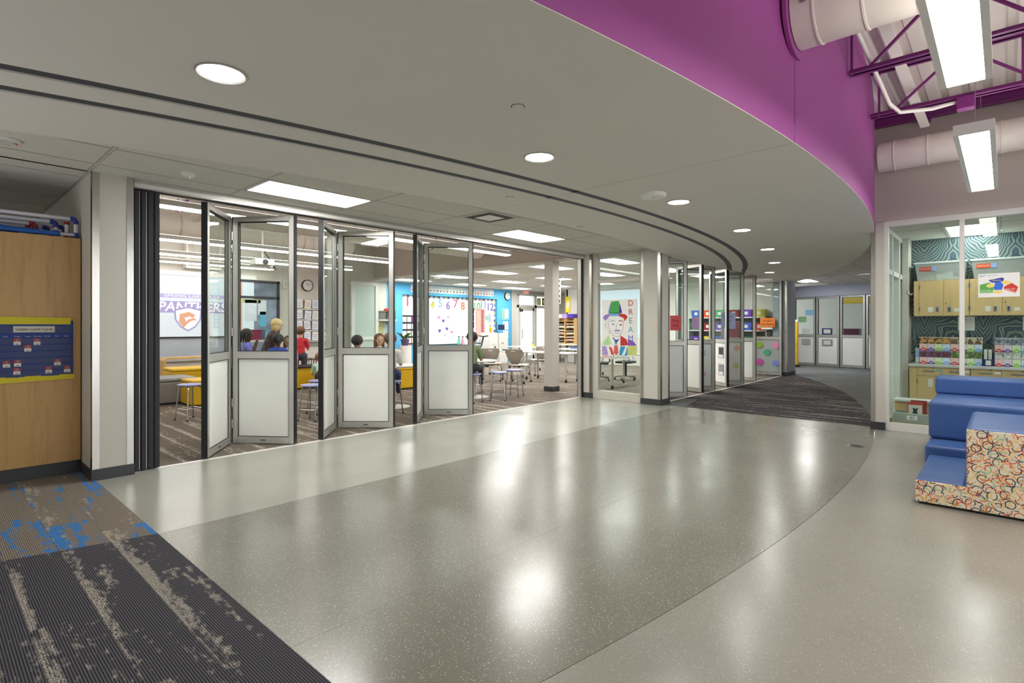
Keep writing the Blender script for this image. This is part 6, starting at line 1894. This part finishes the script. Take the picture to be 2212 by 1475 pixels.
for k, (x, y, rz) in enumerate(((11.9, 7.75, 2.2), (12.6, 7.4, 3.3))):
    t = thing('task_chair', 'black task chair on a five-star base %s' % ('by the slim column', 'behind the bay window')[k], 'chair', (x, y, 0), rz)
    MB().box(-.22, .22, -.22, .22, .44, .50).build('seat', M_BLACK, t, bevel=.03, seg=3); MB().box(-.26, -.20, -.20, .20, .58, .98).build('backrest', M_BLACK, t, bevel=.03, seg=3); MB().tube([(-.1, 0, .45), (-.25, 0, .5), (-.25, 0, .7)], .02, 8).build('back_stem', M_BLACK, t); MB().tube([(0, 0, .1), (0, 0, .44)], .03, 12).build('gas_column', M_BLACK, t)
    for q in range(5):
        a = q * 2 * pi / 5
        MB().tube([(0, 0, .11), (.28 * cos(a), .28 * sin(a), .08)], .018, 8).build('base_spoke', M_CHROME, t); MB().tube([(.28 * cos(a) - .01, .28 * sin(a), .03), (.28 * cos(a) + .01, .28 * sin(a), .03)], .03, 12).build('caster', M_BLACK, t)

# soft seats
M_YELV = plain('yellow_vinyl', '#e3b61a', .42, var=.03); M_GREYV = plain('grey_vinyl', '#8a8682', .5, var=.03); M_TEALV = plain('teal_vinyl', '#5a9cc0', .45, var=.03)
def cube_seat(name, label, cat, x0, x1, y0, y1, h, mat, group=None):
    t = thing(name, label, cat, ((x0 + x1) / 2, (y0 + y1) / 2, 0), 0, group)
    a, b2 = (x1 - x0) / 2, (y1 - y0) / 2
    MB().box(-a, a, -b2, b2, .03, h - .07).build('base_block', mat, t, bevel=.02, seg=3); MB().box(-a, a, -b2, b2, h - .069, h).build('cushion', mat, t, bevel=.03, seg=4); MB().box(-a + .03, a - .03, -b2 + .03, b2 - .03, 0, .03).build('plinth', M_BLACK, t)
    return t
cube_seat('ottoman', 'yellow vinyl cube seat beside the lavender stool', 'ottoman', 3.22, 3.95, 10.45, 11.05, .47, M_YELV)
cube_seat('ottoman', 'yellow vinyl cube seat behind the grey lounge seat', 'ottoman', 3.45, 4.15, 12.3, 13.0, .56, M_YELV)
cube_seat('ottoman', 'yellow vinyl cube seat under the end of the arched table', 'ottoman', 4.18, 4.95, 12.25, 12.95, .56, M_YELV)
t = cube_seat('lounge_seat', 'grey vinyl lounge seat with a rounded teal back', 'lounge seat', 2.85, 3.55, 11.15, 11.95, .47, M_GREYV)
MB().box(-.50, -.36, -.46, .46, .05, .86).build('back_cushion', M_TEALV, t, bevel=.05, seg=4)
t = thing('arch_table', 'low arched bentwood table behind the yellow cubes', 'table', (3.65, 13.6, 0))
MB().prism([(0, 0), (.03, 0), (.03, .64), (.06, .68), (.94, .68), (.97, .64), (.97, 0), (1.0, 0), (1.0, .66), (.95, .72), (.05, .72), (0, .66)], 0, .4, 'y').build('bent_top', M_SORT, t)
MB().box(.03, .97, .18, .22, .02, .06).build('stretcher', M_SORT, t)
t = thing('curved_bench', 'yellow bench with a dark top where the child in mint leans', 'bench', (6.15, 11.75, 0))
MB().prism([(-.9 + .06 * k, -.10 * sin(pi * k / 30)) for k in range(31)] + [(.9 - .06 * k, .55) for k in range(31)], .03, .47, 'z').build('bench_body', M_YELV, t, smooth=False); MB().prism([(-.93 + .062 * k, -.03 - .10 * sin(pi * k / 30)) for k in range(31)] + [(.93 - .062 * k, .58) for k in range(31)], .472, .505, 'z').build('bench_top', M_BLACK, t); MB().box(-.8, .8, .05, .5, 0, .03).build('plinth', M_BLACK, t)
cube_seat('ottoman', 'yellow vinyl bench block behind the child in the white shirt', 'ottoman', 7.1, 8.1, 9.9, 10.6, .50, M_YELV)
t = thing('book_case', 'open bookcase of paperbacks behind the boy in red', 'bookcase', (6.95, 14.1, 0))
f = MB()
for z in (0, .28, .56): f.box(0, .9, 0, .35, z, z + .025)
for x in (0, .875): f.box(x, x + .025, 0, .35, 0, .585)
f.build('carcass', M_WHITEP, t)
for k in range(12):
    o = thing('paperback', '%s paperback standing on the bookcase behind the boy in red, %s' % (('navy', 'red', 'cream', 'green', 'gold', 'violet')[k % 6], ('first half of the row' if k < 6 else 'second half of the row')), 'book', (6.99 + (k % 12) * .07, 14.15, .307), 0, 'paperbacks behind the boy in red'); MB().box(0, .05, 0, .16, 0, .17 + .02 * (k % 3)).build('cover', plain('pb%d' % (k % 6), ('#3a4a7a', '#a83a3a', '#e0ddd2', '#4a7a5a', '#caa23a', '#7a5a8a')[k % 6], .6), o); MB().box(.004, .046, -.001, .158, .003, .165).build('pages', M_WHITEP, o)
t = thing('utility_cart', 'tall white and teal supply cart behind the blonde teacher', 'cart', (5.2, 13.0, 0))
for z in (.12, .6, 1.05): MB().box(0, .75, 0, .45, z, z + .04).build('cart_shelf', M_WHITEP, t)
for x in (.02, .70):
    for y in (.02, .40): MB().tube([(x, y, 0), (x, y, 1.1)], .015, 8).build('post', M_CHROME, t)
for k, (x, c, l) in enumerate(((.05, '#8a1f4a', 'maroon'), (.40, '#7fa8c8', 'pale blue'))):
    o = thing('supply_bin', '%s supply bin on the cart behind the teacher' % l, 'bin', (5.2 + x, 13.06, 1.092)); MB().box(0, .28, 0, .3, 0, .24).build('bin', plain('sb' + l, c, .5), o, bevel=.015); MB().box(-.008, .288, -.008, .308, .225, .24).build('bin_rim', plain('sb' + l, c, .5), o)

# ================================================================== people
import numpy as np
SK = {'fair': '#e3b194', 'tan': '#b98260', 'brown': '#7c5038', 'deep': '#5a3828'}
def person(label, loc, rz, H, pose, skin, shirt, pants, hair_c, hair='short', arms='down', pattern=None, name='person', head_tilt=0.0, child=True, seat=.54):
    t = thing(name, label, 'person', loc, rz)
    hr = .088 if child else .078           # half head width factor
    prims = []                             # (p0, p1, r0, r1, slot)
    def cap(p0, p1, r0, r1, slot): prims.append((Vector(p0), Vector(p1), r0, r1, slot))
    S, PT, SKN, SHO = 0, 1, 2, 3
    w = .115 * H / 1.2 if child else .165
    if pose == 'sit':
        hip = Vector((0, 0, seat + .09 * H)); th = .25 * H
        tl = .30 * H
    elif pose == 'kneel':
        hip = Vector((0, 0, .36)); th = .24 * H; tl = .29 * H
    else:
        hip = Vector((0, 0, .50 * H)); th = .24 * H; tl = .30 * H
    lean = {'sit': .10, 'stand': .02, 'kneel': .95, 'bend': .30}.get(pose, .02)
    d = Vector((sin(lean), 0, cos(lean)))
    neck = hip + d * tl
    hd = neck + Vector((sin(lean * .6 + head_tilt), 0, cos(lean * .6 + head_tilt))) * (.105 * H if child else .10 * H)
    tr = .075 * H
    cap(hip + Vector((0, -.03, 0)), hip + Vector((0, .03, 0)), tr * 1.12, tr * 1.12, PT)
    cap(hip + d * .03, hip + d * tl * .55, tr * 1.08, tr * 1.05, S)
    cap(hip + d * tl * .55, neck - d * .045 * H, tr * 1.08, tr * .9, S)
    sh = neck - d * .035 * H
    for s in (-1, 1):
        cap(sh, sh + Vector((0, s * w, -.01)), .05 * H, .042 * H, S)
    cap(neck - d * .03 * H, hd, .034 * H, .034 * H, SKN)
    hh = .075 * H if child else .066 * H
    cap(hd + Vector((0, 0, hh * .25)), hd + Vector((.004, 0, hh * .35)), hh, hh, SKN)
    cap(hd + Vector((hh * .18, 0, -hh * .45)), hd + Vector((hh * .22, 0, -hh * .5)), hh * .66, hh * .62, SKN)
    f_ = hd + Vector((hh * .98, 0, -hh * .02))
    cap(f_ + Vector((0, 0, .012)), f_ + Vector((.012, 0, -.008)), .012, .014, SKN)
    for s in (-1, 1): cap(hd + Vector((0, s * hh * .95, 0)), hd + Vector((-.004, s * hh * 1.02, .02)), .014, .014, SKN)
    # legs
    for s in (-1, 1):
        h0 = hip + Vector((0, s * .065 * H, -.01))
        if pose == 'sit':
            kn = h0 + Vector((th, s * .02, -.01)); an = kn + Vector((.03, 0, -min(.24 * H, kn.z - .06) )); 
        elif pose == 'kneel':
            kn = Vector((.05, s * .08, .06)); an = Vector((-.26, s * .08, .06))
        else:
            kn = h0 + Vector((.015, s * .01, -.23 * H)); an = Vector((kn.x - .02, kn.y, .06))
        cap(h0, kn, .058 * H, .043 * H, PT)
        cap(kn, an, .042 * H, .028 * H, PT)
        tip = an + Vector((.11 * H / 1.3 + .02, 0, -.02)) if pose != 'kneel' else an + Vector((-.09, 0, -.02))
        cap(an + Vector((0, 0, -.015)), tip, .030, .028, SHO)
    # arms
    for s in (-1, 1):
        s0 = sh + Vector((0, s * w * 1.05, -.01))
        ar = arms if isinstance(arms, str) else arms[0 if s < 0 else 1]
        if ar == 'down': el = s0 + Vector((-.02, s * .03, -.17 * H)); wr = el + Vector((.05, 0, -.14 * H))
        elif ar == 'fwd': el = s0 + Vector((.06, s * .03, -.15 * H)); wr = el + Vector((.14 * H, -s * .04, .02))
        elif ar == 'up': el = s0 + Vector((.10, s * .04, -.10 * H)); wr = el + Vector((.06, -s * .04, .14 * H))
        else: el = s0 + Vector((.05, s * .06, -.12 * H)); wr = el + Vector((.13 * H, -s * .08, -.03))
        mid = s0.lerp(el, .75)
        cap(s0, mid, .038 * H, .034 * H, S); cap(mid, el, .027 * H, .026 * H, SKN); cap(el, wr, .026 * H, .019 * H, SKN)
        dv = (wr - el).normalized(); sd = dv.cross(Vector((0, 0, 1)));
        if sd.length < .1: sd = Vector((0, 1, 0))
        sd.normalize()
        pm_ = wr + dv * .04
        cap(wr, pm_, .020, .024, SKN)
        for q, L_ in enumerate((.040, .050, .054, .046)):
            b0 = pm_ + sd * ((q - 1.5) * .015); nrm = dv.cross(sd)
            k1 = b0 + dv * L_ * .6; k2 = k1 + (dv * .7 - nrm * .4 * (1 if nrm.z > 0 else -1)) * L_ * .5
            cap(b0, k1, .0085, .008, SKN); cap(k1, k2, .008, .007, SKN)
        cap(wr + dv * .015, wr + dv * .03 + sd * (.035 * s), .0095, .0085, SKN)
    mb = MB()
    for p0, p1, r0, r1, _ in prims:
        if (p1 - p0).length > 1e-4:
            mb.tube([p0, p0.lerp(p1, .5), p1], [r0, (r0 + r1) / 2, r1], 10)
        mb.ball(p0, r0, 10, 6); mb.ball(p1, r1, 10, 6)
    me = bpy.data.meshes.new('body'); me.from_pydata(mb.v, [], mb.f)
    tmp = bpy.data.objects.new('tmp_body', me); COL.objects.link(tmp)
    rm = tmp.modifiers.new('r', 'REMESH'); rm.mode = 'VOXEL'; rm.voxel_size = .0105
    sm = tmp.modifiers.new('s', 'SMOOTH'); sm.iterations = 3; sm.factor = .5
    dg = bpy.context.evaluated_depsgraph_get()
    m2 = bpy.data.meshes.new_from_object(tmp.evaluated_get(dg))
    bpy.data.objects.remove(tmp); bpy.data.meshes.remove(me)
    m2.name = 'body'
    n = len(m2.polygons)
    c = np.empty(n * 3); m2.polygons.foreach_get('center', c); c = c.reshape(n, 3)
    best = np.full(n, 1e9); slot = np.zeros(n, dtype=np.int32)
    for p0, p1, r0, r1, s in prims:
        a = np.array(p0); b_ = np.array(p1); ab = b_ - a
        tt = np.clip(((c - a) @ ab) / max(ab @ ab, 1e-9), 0, 1)
        dd = np.linalg.norm(c - (a + tt[:, None] * ab), axis=1) - (r0 + (r1 - r0) * tt)
        k = dd < best - 1e-4
        best[k] = dd[k]; slot[k] = s
    if pattern: ms = plain('shirt_' + pattern, pattern, .8, var=.9, nscale=26)
    else: ms = plain('shirt_' + shirt, shirt, .8, var=.12, nscale=14)
    m2.materials.clear()
    for mm in (ms, plain('pants_' + pants, pants, .8, var=.12, nscale=14), plain('skin_' + skin, SK[skin], .55, var=.05), plain('shoe_dark', '#3a3a40', .6)):
        m2.materials.append(mm)
    m2.polygons.foreach_set('material_index', slot)
    m2.update()
    m2.shade_smooth()
    body = bpy.data.objects.new('body', m2); COL.objects.link(body); body.parent = t
    # hair
    mh = plain('hair_' + hair_c, hair_c, .6, var=.35, nscale=60)
    hb2 = MB()
    hc = hd + Vector((-hh * .14, 0, hh * .42))
    hb2.ball(hc, (hh * 1.10, hh * 1.09, hh * 1.02), 18, 12)
    if hair in ('bob', 'long'):
        L_ = hh * (1.0 if hair == 'bob' else 1.9)
        for s in (-1, 1): hb2.ball(hd + Vector((-hh * .2, s * hh * .78, -L_ * .35)), (hh * .55, hh * .34, L_ * .85), 12, 8)
        hb2.ball(hd + Vector((-hh * .6, 0, -L_ * .35)), (hh * .5, hh * .85, L_ * .9), 12, 8)
    elif hair == 'tail':
        hb2.ball(hd + Vector((-hh * 1.2, 0, hh * .5)), hh * .34); hb2.tube([hd + Vector((-hh * 1.2, 0, hh * .5)), hd + Vector((-hh * 1.7, 0, 0)), hd + Vector((-hh * 1.6, 0, -hh))], [.03, .035, .012], 10)
    elif hair == 'braids':
        for q in range(7):
            a = pi * (.55 + .9 * q / 6)
            hb2.tube([hd + Vector((hh * .95 * cos(a), hh * .95 * sin(a), hh * .5)), hd + Vector((hh * 1.12 * cos(a), hh * 1.12 * sin(a), -hh * .3)), hd + Vector((hh * 1.1 * cos(a), hh * 1.1 * sin(a), -hh * 1.2))], [.014, .014, .008], 8)
    hb2.build('hair', mh, t, smooth=True)
    ey = MB()
    for s in (-1, 1): ey.ball(hd + Vector((hh * .93, s * hh * .36, hh * .16)), (.006, .010, .008), 8, 6)
    ey.build('eyes', M_INK, t)
    MB().ball(hd + Vector((hh * .86, 0, -hh * .55)), (.006, .022, .006), 10, 6).build('mouth', plain('lip', '#a85a52', .6), t)
    return t
person('blonde woman in a dark floral top standing behind the children', (4.98, 11.55, 0), R(-20), 1.63, 'bend', 'fair', '#3a3034', '#26262c', '#dcc08a', 'bob', ('fwd', 'fwd'), pattern='#4c3a3c', child=False, head_tilt=.25)
person('child in a purple shirt with dark braids holding a dark bag', (4.32, 10.9, 0), R(-25), 1.36, 'stand', 'deep', '#7f7fd8', '#2a2c3a', '#2c2420', 'braids', ('up', 'up'))
person('child in a blue shirt with tied dark hair seen from behind', (4.50, 9.95, 0), R(70), 1.27, 'stand', 'brown', '#3450c0', '#2a2c3a', '#221c1a', 'tail', ('fwd', 'fwd'))
person('dark-haired girl in lilac looking towards the lobby', (5.02, 10.62, 0), R(-125), 1.22, 'stand', 'tan', '#c4a4cc', '#3a3a4a', '#1e1a1a', 'long', ('down', 'down'))
person('dark-haired child in a white shirt glimpsed through the angled panel', (3.80, 10.15, 0), R(20), 1.24, 'stand', 'brown', '#e6e2da', '#2f3238', '#201a18', 'short', ('fwd', 'down'))
person('boy in a red shirt standing at the paper rack', (6.32, 12.75, 0), R(55), 1.40, 'stand', 'fair', '#c8323e', '#3a3f4a', '#6a4a30', 'short', ('fwd', 'fwd'))
person('child in a mint top leaning on the yellow bench', (5.95, 11.02, 0), R(70), 1.25, 'kneel', 'fair', '#bfe6d6', '#4a4a52', '#8a6844', 'short', ('fwd', 'fwd'), head_tilt=-.35)
person('dark-haired child sitting with back turned behind the middle panel', (5.02, 8.12, 0), R(50), 1.22, 'sit', 'tan', '#5a6a8a', '#33363f', '#241d1c', 'short', ('fwd', 'fwd'))
person('brown-haired girl sitting at the round table', (5.90, 8.78, 0), R(-110), 1.24, 'sit', 'fair', '#d8d0cc', '#4a5468', '#6a4630', 'long', ('fwd', 'fwd'))
person('child in a white shirt sitting on a lavender stool', (5.16, 7.36, 0), R(50), 1.30, 'sit', 'fair', '#f0eee8', '#2f3b66', '#7a5638', 'short', ('fwd', 'fwd'))
person('boy in an olive green shirt sitting at the round table', (6.95, 7.33, 0), R(35), 1.30, 'sit', 'tan', '#6f7f58', '#26282c', '#1f1a1a', 'short', ('fwd', 'fwd'))
